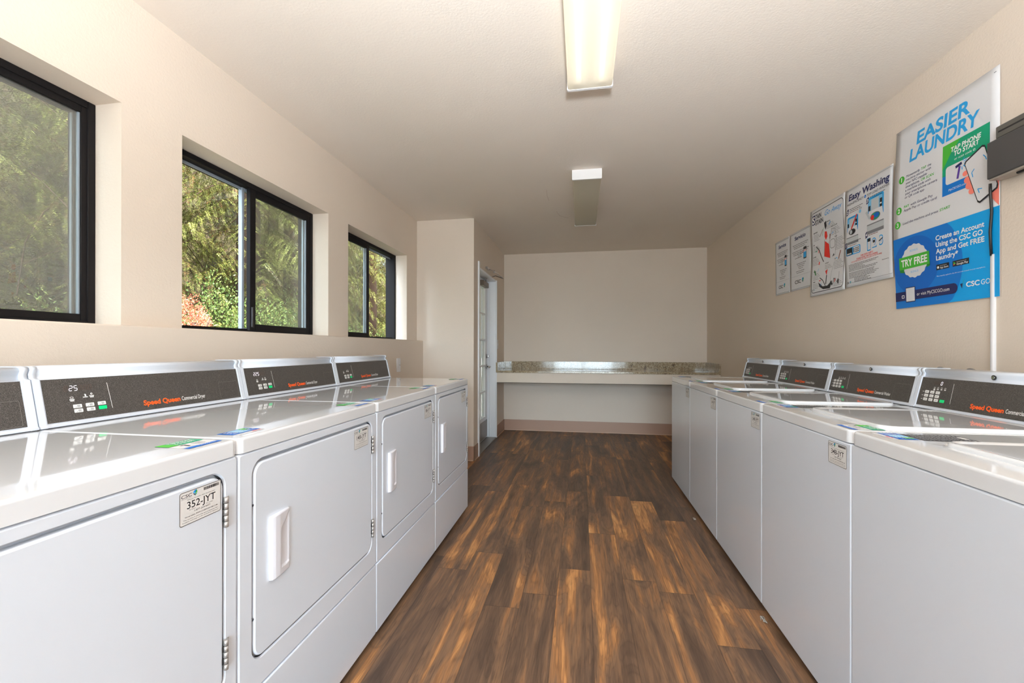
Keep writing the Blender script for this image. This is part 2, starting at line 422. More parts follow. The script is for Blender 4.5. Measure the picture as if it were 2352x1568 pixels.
# windows
def sash(root, y0, y1, x, dark, mat_g, z0, z1, w=.034, w_end=None, name='sash'):
    we = w_end or w
    f = MB(); f.box(x-.012, x+.012, y0, y0+w, z0, z1, dark, r=.002, seg=1); f.box(x-.012, x+.012, y1-we, y1, z0, z1, dark, r=.002, seg=1)
    f.box(x-.012, x+.012, y0+w, y1-we, z0, z0+w*.9, dark, r=.002, seg=1); f.box(x-.012, x+.012, y0+w, y1-we, z1-w*.9, z1, dark, r=.002, seg=1)
    # light grey glazing bead facing the pane
    b = .005; f.box(x-.004, x+.006, y0+w, y0+w+b, z0+w*.9, z1-w*.9, M_GREYAL); f.box(x-.004, x+.006, y1-we-b, y1-we, z0+w*.9, z1-w*.9, M_GREYAL)
    s = f.build(name, root)
    g = MB(); g.box(x-.002, x+.002, y0+w, y1-we, z0+w*.9, z1-w*.9, mat_g); g.build('glass_pane', s)
    return s
def window(n, y0, y1, kind):
    root = empty('window_%d' % n, (0, (y0+y1)/2, WZ0)); root['kind'] = 'structure'
    def sh(o): o.location = (0, -(y0+y1)/2, -WZ0); return o
    z0, z1 = WZ0, WZ1; f = MB(); t = .026
    X0, X1 = -1.869, -1.776
    f.box(X0, X1, y0, y0+t, z0, z1, M_BLACKAL, r=.002, seg=1); f.box(X0, X1, y1-t, y1, z0, z1, M_BLACKAL, r=.002, seg=1)
    f.box(X0, X1, y0+t, y1-t, z1-t, z1, M_BLACKAL, r=.002, seg=1); f.box(X0, X1, y0+t, y1-t, z0, z0+.016, M_BLACKAL, r=.002, seg=1)
    f.box(X0+.043, X0+.047, y0+t, y1-t, z1-t-.014, z1-t, M_GREYAL); f.box(X0+.067, X0+.070, y0+t, y1-t, z0+.016, z0+.024, M_BLACKAL)
    sh(f.build('frame', root))
    ym = (y0+y1)/2; xi, xo_ = -1.794, -1.828; a, b = z0+.014, z1-t+.004
    if kind == 'far':      # both sashes stacked over the far half, near half open
        sh(sash(root, ym-.015, y1-.014, xi, M_BLACKAL, M_GLASSH, a, b, .042))
        s2 = sh(sash(root, ym-.034, y1-.014, xo_, M_GREYAL, M_GLASS, a, b, .017, name='outer_sash')); s2['label'] = 'outer sash with daylit edge painted pale'
        h = MB(); h.box(xi+.012, xi+.022, ym-.008, ym+.006, a+.02, a+.13, M_DARKP, r=.002, seg=1); sh(h.build('latch', root))
    elif kind == 'near':
        sh(sash(root, y0+.014, ym+.012, xi, M_BLACKAL, M_GLASSH, a, b, .038))
        s2 = sh(sash(root, y0+.014, ym+.034, xo_, M_GREYAL, M_GLASS, a, b, .020, name='outer_sash')); s2['label'] = 'outer sash with daylit edge painted pale'
    else:
        sh(sash(root, ym-.01, y1-.014, xi, M_BLACKAL, M_GLASSW, a, b, .030)); sh(sash(root, y0+.014, ym+.02, xo_, M_BLACKAL, M_GLASS, a, b, .036, name='outer_sash'))
        sh(sash(root, ym+.03, y1-.014, xo_, M_BLACKAL, M_GLASS, a, b, .026, name='outer_sash'))
window(1, *WIN[0], 'w1'); window(2, *WIN[1], 'far'); window(3, *WIN[2], 'near')

# exterior door in the alcove wall
M_DOORW = plain('white_door_paint', (240, 242, 246), .32)
d1 = empty('door_1', (-1.17, (DA+DB)/2, 0)); d1['kind'] = 'structure'
def shd(o): o.location = (1.17, -(DA+DB)/2, 0); return o
f = MB()
f.box(QX, QX+.016, DA-.035, DA+.004, 0, DT+.05, M_DOORW, r=.002, seg=1); f.box(QX, QX+.010, DB-.004, DB+.02, 0, DT, M_DOORW, r=.002, seg=1)
f.box(-1.225, QX, DA, DA+.02, 0, DT, M_DOORW); f.box(-1.225, QX, DB-.02, DB, 0, DT, M_DOORW); f.box(-1.225, QX, DA+.02, DB-.02, DT-.02, DT, M_DOORW)
f.box(-1.152, -1.138, DB-.032, DB-.02, 0, DT-.02, M_DOORW)
shd(f.build('door_frame', d1))
f = MB(); xa, xb = -1.214, -1.17; ya, yb = DA+.022, DB-.024; la, lb, lz0, lz1 = ya+.115, 5.225, .285, 1.86
f.box(xa, xb, ya, la, .02, DT-.022, M_DOORW, r=.002, seg=1); f.box(xa, xb, lb, yb, .02, DT-.022, M_DOORW, r=.002, seg=1)
f.box(xa, xb, la, lb, .02, lz0, M_DOORW); f.box(xa, xb, la, lb, lz1, DT-.022, M_DOORW)
leafd = shd(f.build('door_leaf', d1)); leafd.location = (1.17, -(DA+DB)/2, 0)
f = MB()
for k in range(1, 5): z = lz0+(lz1-lz0)*k/5; f.box(xa+.008, xb+.006, la, lb, z-.009, z+.009, M_DOORW, r=.003, seg=1)
for k in range(1, 3): y = la+(lb-la)*k/3; f.box(xa+.008, xb+.005, y-.009, y+.009, lz0, lz1, M_DOORW, r=.003, seg=1)
f.build('muntin_grille', leafd)
f = MB(); f.box(-1.195, -1.189, la, lb, lz0, lz1, M_GLASS); f.build('glass_pane', leafd)
f = MB(); f.box(xb, xb+.004, ya+.05, yb-.03, .03, .24, plain('brushed_kick_plate', (150, 142, 136), .4, metal=.8)); o = f.build('kick_plate', leafd); o['label'] = 'brushed metal kick plate'
f = MB(); f.cyl((xb, 5.288, 1.03), (xb+.012, 5.288, 1.03), .03, M_CHROME, n=24); f.cyl((xb+.012, 5.288, 1.03), (xb+.024, 5.288, 1.03), .014, M_CHROME); f.box(xb+.022, xb+.036, 5.284, 5.292, 1.015, 1.045, M_CHROME, r=.002, seg=1); f.build('deadbolt', leafd)
f = MB(); f.cyl((xb, 5.29, .9), (xb+.012, 5.29, .9), .032, M_CHROME, n=24); f.cyl((xb+.012, 5.29, .9), (xb+.05, 5.29, .9), .011, M_CHROME)
f.tube([(xb+.05, 5.29, .9), (xb+.056, 5.275, .9), (xb+.058, 5.24, .898), (xb+.054, 5.17, .895)], .009, M_CHROME); f.build('lever_handle', leafd)
f = MB(); f.box(-1.225, QX+.01, DA+.02, DB-.02, 0, .012, plain('aluminium_threshold', (150, 142, 134), .45, metal=.7), r=.003, seg=1); shd(f.build('threshold', d1))
M_BRONZE = plain('bronze_closer_metal', (120, 108, 96), .4, metal=.7)
f = MB(); f.box(xb, xb+.05, 4.92, 5.20, 1.865, 1.925, M_BRONZE, r=.005); cl = shd(f.build('door_closer', d1))
f = MB(); f.tube([(xb+.035, 5.10, 1.925), (xb+.035, 5.10, 1.965), (-1.02, 5.12, 2.0), (-.935, 5.18, 1.975)], .006, M_BRONZE, 8)
f.tube([(-.935, 5.18, 1.975), (-1.0, 4.98, 2.025), (QX+.02, 4.80, 2.03)], .006, M_CHROME, 8); f.cyl((-1.01, 4.98, 2.01), (-1.01, 4.98, 2.04), .01, M_CHROME)
f.box(QX, QX+.03, 4.74, 4.86, 2.02, 2.045, M_CHROME, r=.003, seg=1); f.build('closer_arm', cl)

# ------------------------------------------------------------------ stickers and label prints
def id_label(P, number):
    """printed face of the identification label; u 0..1 x .102, v 0..1 x .069 in metres"""
    W, Hh = .100, .068
    P.poly(rrect(0, W, 0, Hh, .005), plain('label_film', (222, 221, 220), .3), 1)
    P.frame(.0012, W-.0012, .0012, Hh-.0012, .0011, M_INK, .004, 2)
    P.text('CSC', .004, .0555, .0062, plain('dark_grey_ink', (76, 74, 80), .5), w=.024, bold=.012, layer=2)
    P.text('SERVICEWORKS', .004, .0525, .0016, M_GREY, w=.022, layer=2, res=1)
    leaf_logo(P, .030, .0530, .0125, 2)
    u = .056; r = random.Random(number)
    while u < .093: w = r.choice((.0006, .0010, .0014)); P.rect(u, u+w, .0575, .0635, M_INK, 2); u += w+r.choice((.0005, .0009))
    P.text('Please use this number when reporting service', .018, .0488, .0021, M_INK, w=.066, res=1, layer=2)
    P.text(number, .017, .0315, .0140, M_INK, w=.068, bold=.006, res=4, layer=2)
    P.text('For Service:', .022, .0275, .0022, M_INK, res=1, layer=2); P.text('Para Servicio:', .062, .0275, .0022, M_INK, res=1, layer=2)
    P.text('1-877-264-6622', .034, .0218, .0034, M_INK, w=.038, res=2, layer=2)
    P.text('Visit our website WWW.CSCSERVICEWORKS.COM', .012, .0150, .0028, M_INK, w=.078, bold=.004, res=1, layer=2)
    P.text('This machine is owned by and serviced for this', .009, .0098, .0021, M_INK, w=.082, res=1, layer=2)
    P.text('location and may not be moved or opened', .007, .0056, .0021, M_INK, w=.084, res=1, layer=2)
def tap_sticker(name, parent, x0, y0, z, yaw=0.):
    """green / white / blue square sticker lying on the machine top; reads from the front (+x side)"""
    P = Print(); W = .085
    P.rect(0, W, 0, W, M_PAPER, 1)
    P.rect(0, W, .050, W, M_TEAL, 2); P.poly([(0, .050), (.026, .050), (.018, W), (0, W)], M_PGREEN, 3)
    P.text('TAP PHONE', W/2+.006, .070, .0085, M_PWHITE, w=.055, bold=.02, al='C', layer=4); P.text('TO START', W/2+.006, .056, .0085, M_PWHITE, w=.05, bold=.02, al='C', layer=4)
    P.rect(0, W, 0, .014, M_BLUE2, 2); P.text('MyCSCGO.com', W*.62, .004, .005, M_PWHITE, al='C', layer=4)
    P.line([(.022, .020), (.026, .040), (.018, .040)], .004, M_INK, 4); P.frame(.045, .062, .022, .042, .0016, M_GREY, 0, 4)
    P.line([(.048, .027), (.059, .027)], .002, M_GREY, 4); P.line([(.048, .034), (.059, .034)], .002, M_GREY, 4)
    return P.build(name, lambda u, v, l: (x0-v, y0+u, z+.0004*l), parent)
def info_sticker(name, parent, x0, y0, z):
    P = Print(); W, D = .090, .060
    P.rect(0, W, 0, D, M_PAPER, 1); P.rect(0, W, .014, D, M_BLUE2, 2); P.rect(.028, .062, .018, .056, M_LBLUE, 3); P.rect(.060, .080, .036, .056, M_PGREEN, 4)
    P.poly([(.004, .052), (.016, .056), (.022, .048), (.008, .044)], M_NAVY, 3)
    for k in range(4): P.scribble(.006, W-.008, .018+.009*k, .004, M_PWHITE, 5, k)
    P.scribble(.052, .080, .004, .006, M_RED, 5, 9)
    return P.build(name, lambda u, v, l: (x0-v, y0+u, z+.0004*l), parent)

SEG = {'0': 'abcdef', '2': 'abged', '5': 'afgcd', '8': 'abcdefg'}
def digit(P, ch, u, v, w, h, m, layer=3, sl=.12, t=.0013):
    pts = {'a': ((0, h), (w, h)), 'b': ((w, h), (w, h/2)), 'c': ((w, h/2), (w, 0)), 'd': ((0, 0), (w, 0)), 'e': ((0, h/2), (0, 0)), 'f': ((0, h), (0, h/2)), 'g': ((0, h/2), (w, h/2))}
    for k in SEG[ch]:
        (a, b), (c, d) = pts[k]; g = .12
        a2, b2 = a+(c-a)*g, b+(d-b)*g; c2, d2 = c-(c-a)*g, d-(d-b)*g
        P.line([(u+a2+b2*sl, v+b2), (u+c2+d2*sl, v+d2)], t, m, layer)

def console(root, w, zt, zc, cb, ct, kind):
    """console shell + dark control panel. local: +x to the room, y along the front, z up"""
    prof = [(cb+.004, zt+.0025), (cb+.004, zt+.007), (cb, zt+.010), (ct+.010, zc-.034), (ct+.001, zc-.031), (ct-.001, zc-.020),
            (ct+.004, zc-.010), (ct+.003, zc-.003), (ct-.003, zc), (ct-.085, zc), (ct-.09, zc-.006), (ct-.09, zt)]
    f = MB(); f.prism(prof, .0025, w-.0025, M_WHITE, 'y', smooth=(3, 4, 5, 6, 7, 8)); f.box(ct-.08, cb+.0035, .006, w-.006, zt+.0005, zt+.0035, M_GAP); sh = f.build('console', root)  # dark strip below the console stands for shade in the gap
    # raised end caps
    for y0, y1 in ((.0015, .017), (w-.017, w-.0015)):
        p2 = [(x+.003 if x > ct-.06 else x-.001, z+(.0015 if z > zt+.05 else 0)) for x, z in prof]
        g = MB(); g.prism(p2, y0, y1, M_WHITE, 'y', smooth=(3, 4, 5, 6, 7, 8)); g.build('end_cap', sh)
    a = Vector((cb, 0, zt+.010)); b = Vector((ct+.010, 0, zc-.034)); d = (b-a); L = d.length; d.normalize(); nrm = Vector((d.z, 0, -d.x))
    def fn(u, v, l): p = a+d*v+nrm*(.0012+.0004*l); return (p.x, u, p.z)
    # panel plate with thickness
    g = MB(); v0, v1 = .003, L-.001; y0, y1 = .021, w-.021
    c = [a+d*v0, a+d*v1]
    P8 = []
    for off in (0., .0012):
        for (yy, q) in ((y0, c[0]), (y1, c[0]), (y1, c[1]), (y0, c[1])):
            p = q+nrm*off; P8.append((p.x, yy, p.z))
    vs = [g.bm.verts.new(p) for p in P8]; g.mi(M_PANEL)
    for q in ((3, 2, 1, 0), (4, 5, 6, 7), (0, 1, 5, 4), (1, 2, 6, 5), (2, 3, 7, 6), (3, 0, 4, 7)): g.bm.faces.new([vs[k] for k in q])
    pan = g.build('control_panel', root)
    return sh, pan, fn, L
def seg_display(parent, fn, digs, u, v, h, dim=''):
    P = Print(); w = h*.55
    for k, ch in enumerate(digs):
        uu = u+k*h*.86
        if ch == ' ': continue
        if ch == '.': P.disc(uu-h*.1, v, .0009, M_LED, 3, 8, 1); continue
        digit(P, ch.replace('x', '8'), uu, v, w, h, M_LEDOFF if ch == 'x' else M_LED, 3, t=.0011 if ch != 'x' else .0007)
    return P.build('digit_display', fn, parent)
def buttons(pan, fn, rects):
    for (u, v, w, h, m, txt) in rects:
        P = Print(); P.poly(rrect(u, u+w, v, v+h, h*.18, 3), m, 3)
        for k, (tu, tw, tv) in enumerate(txt): P.rect(u+tu, u+tu+tw, v+tv, v+tv+h*.16, M_GREY, 4)
        P.build('start_button' if m is M_GREEN else 'button', fn, pan)

# ------------------------------------------------------------------ DRYERS
def make_dryer():
    w = DW; zs, zt = .8758, .914; root = empty('clothes_dryer')
    f = MB(); f.box(-.70, -.014, .004, w-.004, .022, zs-.004, M_WHITE); f.box(-.66, -.05, .02, w-.02, .012, .022, M_GAP); f.build('cabinet', root)
    # front frame around the door opening
    yl, yr, zb, zu = .046, .645, .364, .849; r = .034
    f = MB(); bm = f.bm; f.mi(M_WHITE); f.mi(M_GAP)
    outer = rrect(.0035, w-.0035, .2955, zs-.0015, .003, 2); inner = rrect(yl-.004, yr+.004, zb-.004, zu+.005, r+.004, 8)
    # loft of loops: outer front edge rounding -> face -> recess wall
    def loop(pts, x): return [bm.verts.new((x, p[0], p[1])) for p in pts]
    o0 = loop(rrect(.0015, w-.0015, .2935, zs, .005, 2), -.014); o1 = loop(rrect(.0015, w-.0015, .2935, zs, .005, 2), -.004); o2 = loop(rrect(.0055, w-.0055, .2975, zs-.004, .005, 2), 0)
    for a, b in ((o0, o1), (o1, o2)):
        for k in range(len(a)):
            q = bm.faces.new((a[k], a[(k+1) % len(a)], b[(k+1) % len(a)], b[k])); q.smooth = True
    i2 = loop(inner, 0); i1 = loop(rrect(yl-.0005, yr+.0005, zb-.0005, zu+.0015, r, 8), -.004); i0 = loop(rrect(yl-.0005, yr+.0005, zb-.0005, zu+.0015, r, 8), -.0135)
    for a, b, mi_ in ((i2, i1, 0), (i1, i0, 1)):
        for k in range(len(a)):
            q = bm.faces.new((a[k], a[(k+1) % len(a)], b[(k+1) % len(a)], b[k])); q.smooth = True; q.material_index = mi_
    e = []
    for L_ in (o2, i2):
        for k in range(len(L_)): e.append(bm.edges.get((L_[k], L_[(k+1) % len(L_)])))
    bmesh.ops.triangle_fill(bm, edges=e, use_beauty=True)
    f.build('front_panel', root, True)
    # door
    def slab(m, name, y0, y1, z0, z1, r, xb, xf, b, par):
        g = MB(); bm = g.bm; g.mi(m)
        def lp(k, x): return [bm.verts.new((x, p[0], p[1])) for p in rrect(y0+k, y1-k, z0+k, z1-k, max(r-k, .001), 8)]
        L = [lp(0, xb), lp(0, xf-b), lp(b*.3, xf-b*.3), lp(b, xf)]
        for a, c in zip(L, L[1:]):
            for k in range(len(a)):
                q = bm.faces.new((a[k], a[(k+1) % len(a)], c[(k+1) % len(a)], c[k])); q.smooth = True
        bm.faces.new(L[-1]); bm.faces.new(L[0][::-1])
        return g.build(name, par, True)
    door = slab(M_WHITE, 'door', yl+.0035, yr-.0035, zb+.0035, zu-.0045, r-.003, -.0135, .001, .0045, root)
    # door pull: raised wedge with a scooped pocket on its right half
    g = MB(); bm = g.bm; g.mi(M_HANDLE); y0 = .100; W = .072; z0, z1 = .535, .697
    NY, NZ = 52, 104
    def hgt(y, z):
        e = min(y, W-y, z, (z1-z0)-z)
        if e <= 0: return 0.
        h = .0115 if y < .026 else .0115-(y-.026)/(W-.026)*.0070
        if y < .010: h *= .80+.20*(y/.010)
        h = min(h, .3*h+e*6.) if e < .002 else h
        t = min(max((y-.032)/.038, 0), 1); top = (z1-z0)-.040+.033*t**1.3; bot = .020-.004*t+.012*max(0, t-.6)
        if .0325 < y < W-.0022 and bot < z < top: return .0012
        return h
    rows = [[bm.verts.new((.001+hgt(W*k/NY, (z1-z0)*q/NZ), y0+W*k/NY, z0+(z1-z0)*q/NZ)) for k in range(NY+1)] for q in range(NZ+1)]
    for a, b in zip(rows, rows[1:]):
        for k in range(NY): q = bm.faces.new((a[k], a[k+1], b[k+1], b[k])); q.smooth = True
    for e in bm.edges:
        if len(e.link_faces) == 2 and e.calc_face_angle(0) > math.radians(28): e.smooth = False
    g.build('handle', door)
    # catch bumps on the latch side
    for zz in (.745, .470): g = MB(); g.cyl((-.004, yl-.001, zz), (.0006, yl-.001, zz), .0032, M_GAP, n=8); g.build('door_catch', root)
    for zz in (.727, .412):
        g = MB(); hh = .067; n = 5
        for k in range(n):
            a = zz+hh*k/n; g.cyl((.004, yr+.001, a+.0006), (.004, yr+.001, a+hh/n-.0006), .0046, M_HINGE if k % 2 == 0 else M_HINGE, n=12)
            g.box(-.002, .0022, yr-.0065 if k % 2 else yr-.001, yr-.001 if k % 2 else yr+.010, a+.0008, a+hh/n-.0008, M_HINGED if k % 2 else M_HINGE)
        g.build('hinge', root)
    # lower access panel
    g = MB(); g.box(-.014, .0, .0015, w-.0015, .026, .2905, M_WHITE, r=.004); g.build('access_panel', root)
    # top
    g = MB(); bm = g.bm; g.mi(M_TOP)
    def lp(k, z, r=.016): return [bm.verts.new((p[0], p[1], z)) for p in rrect(-.70, .001-k, .0012+k, w-.0012-k, max(.002, r-k), 6)]
    L = [lp(.0, zs+.002), lp(.0, zt-.007), lp(.0008, zt-.0035), lp(.0028, zt-.001), lp(.006, zt)]
    for a, c in zip(L, L[1:]):
        for k in range(len(a)): q = bm.faces.new((a[k], a[(k+1) % len(a)], c[(k+1) % len(a)], c[k])); q.smooth = True
    bm.faces.new(L[-1]); bm.faces.new(L[0][::-1]); g.build('top_panel', root, True)
    sh, pan, fn, L = console(root, w, zt, 1.0745, -.576, -.612, 'dryer')
    # printing on the panel
    P = Print()
    P.text('Speed Queen', .272, .019, .0150, M_ORANGE, w=.126, bold=.032, res=4); P.text('Commercial Dryer', .404, .0195, .0135, M_PWHITE, w=.094, bold=.008, res=3)
    P.build('brand_lettering', fn, pan)['label'] = 'orange and white lettering'
    P = Print(); P.line([(.180, .024), (.176, .100)], .0013, M_PWHITE, 2); P.build('divider_line', fn, pan)
    P = Print(); P.frame(.566, .654, .006, .070, .0007, M_LINE, .004, 2); P.build('card_slot_outline', fn, pan)
    P = Print(); P.line([(.470, .03), (.466, .086)], .0005, M_LINE, 2); P.build('seam_line', fn, pan)
    for k, (u, v) in enumerate([(.082, .060), (.115, .064), (.131, .066)]):
        P = Print()
        P.disc(u, v+.010, .0006, M_GREY, 2, 8, 1)
        if k == 0: P.frame(u-.0035, u+.0035, v+.003, v+.007, .001, M_PWHITE, 0, 2)
        elif k == 1: P.poly([(u-.002, v+.008), (u+.002, v+.008), (u+.0028, v+.002), (u-.001, v+.002)], M_PWHITE, 2)
        else: P.disc(u, v+.0055, .0028, M_PWHITE, 2, 12, 1); P.disc(u, v+.0055, .0013, M_PANEL, 3, 8, 1)
        P.rect(u-.006, u+.006, v-.0015, v+.0008, M_PWHITE, 2)
        if k != 1: P.rect(u-.0045, u+.0050, v-.0050, v-.0025, M_PWHITE, 2)
        P.build('indicator_icon', fn, pan)
    bl = []
    for r_ in range(2):
        for c_ in range(3):
            m = M_GREEN if (r_ == 1 and c_ == 2) else M_BTN
            bl.append((.0815+.0305*c_+(.001 if r_ else 0), .0355-.0125*r_+.0006*c_, .0215, .0100, m, [] if m is M_GREEN else [(.0055, .0018, .002), (.0095, .0075, .0056), (.0095, .0075, .0025)]))
    buttons(pan, fn, bl)
    info_sticker('instruction_sticker', root, -.030, .034, zt)
    tap_sticker('payment_sticker', root, -.022, .578, zt)
    # feet
    for yy in (.05, w-.05):
        for xx in (-.06, -.64): g = MB(); g.cyl((xx, yy, 0), (xx, yy, .014), .02, M_DARKP, n=12); g.cyl((xx, yy, .014), (xx, yy, .024), .008, M_HINGE, n=8); g.build('foot', root)
    return root, pan, fn, door
dry0, dpan, dfn, ddoor = make_dryer()
DRY = ['white commercial dryer nearest the camera on the left, labelled 352-JYT', 'white commercial dryer labelled 148-JYT with display reading 25',
       'white commercial dryer third along the left row, display reading 225', 'white commercial dryer at the far end of the left row beside the wall outlet']
DNUM = ['352-JYT', '148-JYT', '88-JYT', '151-JYT']; DDIG = ['x25xxx', 'x25xxx', '225xxx', 'xxxxxx']; LABY = [.534, .514, .514, .510]
def add_dryer_bits(root, k):
    ch = {c.name.split('.')[0]: c for c in children_of(root)}
    P = Print(); id_label(P, DNUM[k]); P.build('identification_label', lambda u, v, l: (.0012+.00035*l, LABY[k]+u, .769+v), ch['door'])
    seg_display(ch['control_panel'], dfn, DDIG[k], .067, .084, .0135)
trees = [dry0]+[copy_tree(dry0) for _ in range(3)]
for k, rt in enumerate(trees):
    rt.location = (DFX, DY0+(k-1)*DW, 0); add_dryer_bits(rt, k)
    tag(rt, DRY[k], 'dryer', 'row of dryers under the windows')

# ------------------------------------------------------------------ WASHERS
def make_washer():
    w = WW; zs, zt = .8495, .8888; root = empty('washing_machine')
    g = MB(); g.box(-.70, -.012, .004, w-.004, .024, zs-.003, M_WHITE); g.box(-.66, -.05, .02, w-.02, .012, .024, M_GAP); g.build('cabinet', root)
    g = MB(); g.box(-.014, 0, .0015, w-.0015, .026, zs-.0015, M_WHITE, r=.0045, seg=3); g.build('front_panel', root)
    g = MB(); bm = g.bm; g.mi(M_TOP)
    def lp(k, z, r=.020): return [bm.verts.new((p[0], p[1], z)) for p in rrect(-.70, .001-k, .0012+k, w-.0012-k, max(.002, r-k), 6)]
    L = [lp(0, zs+.001), lp(0, zt-.007), lp(.0008, zt-.0035), lp(.0028, zt-.001), lp(.006, zt)]
    # shallow dished well around the lid
    def wl(k, z, r=.05): return [bm.verts.new((p[0], p[1], z)) for p in rrect(-.548+k, -.098-k, .150+k, .600-k, r-k, 6)]
    L += [wl(0, zt), wl(.004, zt-.003), wl(.008, zt-.004)]
    for a, c in zip(L, L[1:]):
        for k in range(len(a)): q = bm.faces.new((a[k], a[(k+1) % len(a)], c[(k+1) % len(a)], c[k])); q.smooth = True
    bm.faces.new(L[-1]); bm.faces.new(L[0][::-1]); g.build('top_panel', root, True)
    g = MB(); bm = g.bm; g.mi(M_TOP)
    def dl(k, z, r=.043): return [bm.verts.new((p[0], p[1], z)) for p in rrect(-.540+k, -.105-k, .158+k, .592-k, max(.01, r-k), 7)]
    L = [dl(0, zt-.003), dl(0, zt+.004), dl(.002, zt+.0075), dl(.007, zt+.009), dl(.018, zt+.006), dl(.024, zt+.0055)]
    for a, c in zip(L, L[1:]):
        for k in range(len(a)): q = bm.faces.new((a[k], a[(k+1) % len(a)], c[(k+1) % len(a)], c[k])); q.smooth = True
    bm.faces.new(L[-1]); bm.faces.new(L[0][::-1]); g.build('lid', root, True)
    sh, pan, fn, L = console(root, w, zt, 1.0455, -.566, -.602, 'washer')
    P = Print()
    P.text('Speed Queen', .262, .019, .0150, M_ORANGE, w=.122, bold=.032, res=4); P.text('Commercial Washer', .390, .0195, .0135, M_PWHITE, w=.104, bold=.008, res=3)
    P.build('brand_lettering', fn, pan)['label'] = 'orange and white lettering'
    P = Print(); P.line([(.178, .022), (.174, .098)], .0013, M_PWHITE, 2); P.build('divider_line', fn, pan)
    P = Print(); P.frame(.505, .597, .006, .078, .0007, M_LINE, .004, 2); P.build('card_slot_outline', fn, pan)
    for k in range(4):
        P = Print(); u = .092+.0165*k; P.disc(u, .0815, .0006, M_GREY, 2, 8, 1); P.frame(u-.003, u+.003, .074, .079, .0009, M_PWHITE, 0, 2); P.rect(u-.004, u+.004, .0695, .0722, M_PWHITE, 2)
        if k == 0: P.rect(u-.004, u+.004, .0660, .0685, M_PWHITE, 2)
        P.build('indicator_icon', fn, pan)
    P = Print()
    for r_ in range(3):
        P.rect(.038, .046, .0575-.0150*r_, .0592-.0150*r_, M_PWHITE, 2)
        if r_: P.line([(.038, .0645-.0150*r_), (.125, .0645-.0150*r_)], .0006, M_GREY, 2)
    P.build('row_markings', fn, pan)
    bl = [(.051+.026*c_, .0530-.0150*r_, .0195, .0108, M_BTN, [(.004, .011, .004)]) for r_ in range(3) for c_ in range(3)]
    bl.append((.130, .0225, .0215, .0112, M_GREEN, [])); buttons(pan, fn, bl)
    g = MB(); g.cyl((-.60, w/2, 1.0275), (-.5975, w/2, 1.0275), .0085, M_DARKP, n=20); g.cyl((-.5975, w/2, 1.0275), (-.5955, w/2, 1.0275), .0052, M_CHROME, n=16); g.build('console_lock', root)
    # stickers on the top
    info_sticker('instruction_sticker', root, -.032, .030, zt)
    P = Print(); P.rect(0, .088, 0, .13, M_INK, 1)
    for k in range(12): P.scribble(.005, .083, .008+.0100*k, .0042, M_LGREY, 2, k)
    P.rect(.03, .058, .112, .122, M_PWHITE, 3)
    o = P.build('warning_sticker', lambda u, v, l: (-.100-v if False else -.098-.0+(-v), .038+u, zt+.0004*l), root); o['label'] = 'black sticker dense with small print'
    tap_sticker('payment_sticker', root, -.012, .530, zt)
    for yy in (.05, w-.05):
        for xx in (-.06, -.64): g = MB(); g.cyl((xx, yy, 0), (xx, yy, .014), .02, M_DARKP, n=12); g.cyl((xx, yy, .014), (xx, yy, .026), .008, M_HINGE, n=8); g.build('foot', root)
    return root, fn
was0, wfn = make_washer()
WAS = ['white top-load washer at the far end of the right row, nearest the granite counter', 'white top-load washer second from the granite counter end of the row',
       'white top-load washer in the middle of the right row, labelled 349-JYT', 'white top-load washer labelled 348-JYT with display reading 0', 'white top-load washer nearest the camera on the right, cut by the picture edge']
WNUM = ['346-JYT', '347-JYT', '349-JYT', '348-JYT', '345-JYT']; WDIG = ['xxxxx', 'xxxxx', 'xxxxx', 'xxx0x', 'xxxxx']
ws = [was0]+[copy_tree(was0) for _ in range(4)]
for k, rt in enumerate(ws):
    rt.location = (WFX, WY0+(4-k)*WW+WW, 0) if False else (WFX, WY0+(4-k)*WW, 0); rt.rotation_euler = (0, 0, math.pi)
    ch = {c.name.split('.')[0]: c for c in children_of(rt)}
    P = Print(); id_label(P, WNUM[k]); P.build('identification_label', lambda u, v, l: (.0006+.00035*l, .513+u*.96, .770+v), ch['front_panel'])
    seg_display(ch['control_panel'], wfn, WDIG[k], .084, .0885, .0125)
    tag(rt, WAS[k], 'washing machine', 'row of washers on the right')

# ------------------------------------------------------------------ COUNTER
ct = empty('folding_counter', (.26, 5.36, .70)); tag(ct, 'speckled granite folding counter with painted apron across the back wall', 'counter')
def shc(o): o.location = (-.26, -5.36, -.70); return o
CY = 5.3564
f = MB(); f.box(QX, RX, CY, BY-.003, .823, .848, M_GRAN, r=.003); shc(f.build('worktop', ct))
f = MB(); f.box(QX+.02, RX-.02, BY-.02, BY-.003, .848, .951, M_GRAN, r=.002); f.box(QX, QX+.02, CY+.002, BY-.003, .848, .951, M_GRAN, r=.002); f.box(RX-.02, RX, CY+.002, BY-.003, .848, .951, M_GRAN, r=.002); shc(f.build('backsplash', ct))
f = MB(); f.box(QX, RX, CY+.012, CY+.045, .700, .823, M_APRON, r=.002, seg=1); f.box(QX, RX, CY+.016, CY+.05, .694, .700, plain('dark_apron_edge', (84, 68, 54), .6)); shc(f.build('apron', ct))
f = MB(); f.box(QX, RX, CY+.05, BY-.003, .795, .822, plain('raw_plywood', (150, 122, 92), .7)); shc(f.build('substrate', ct))

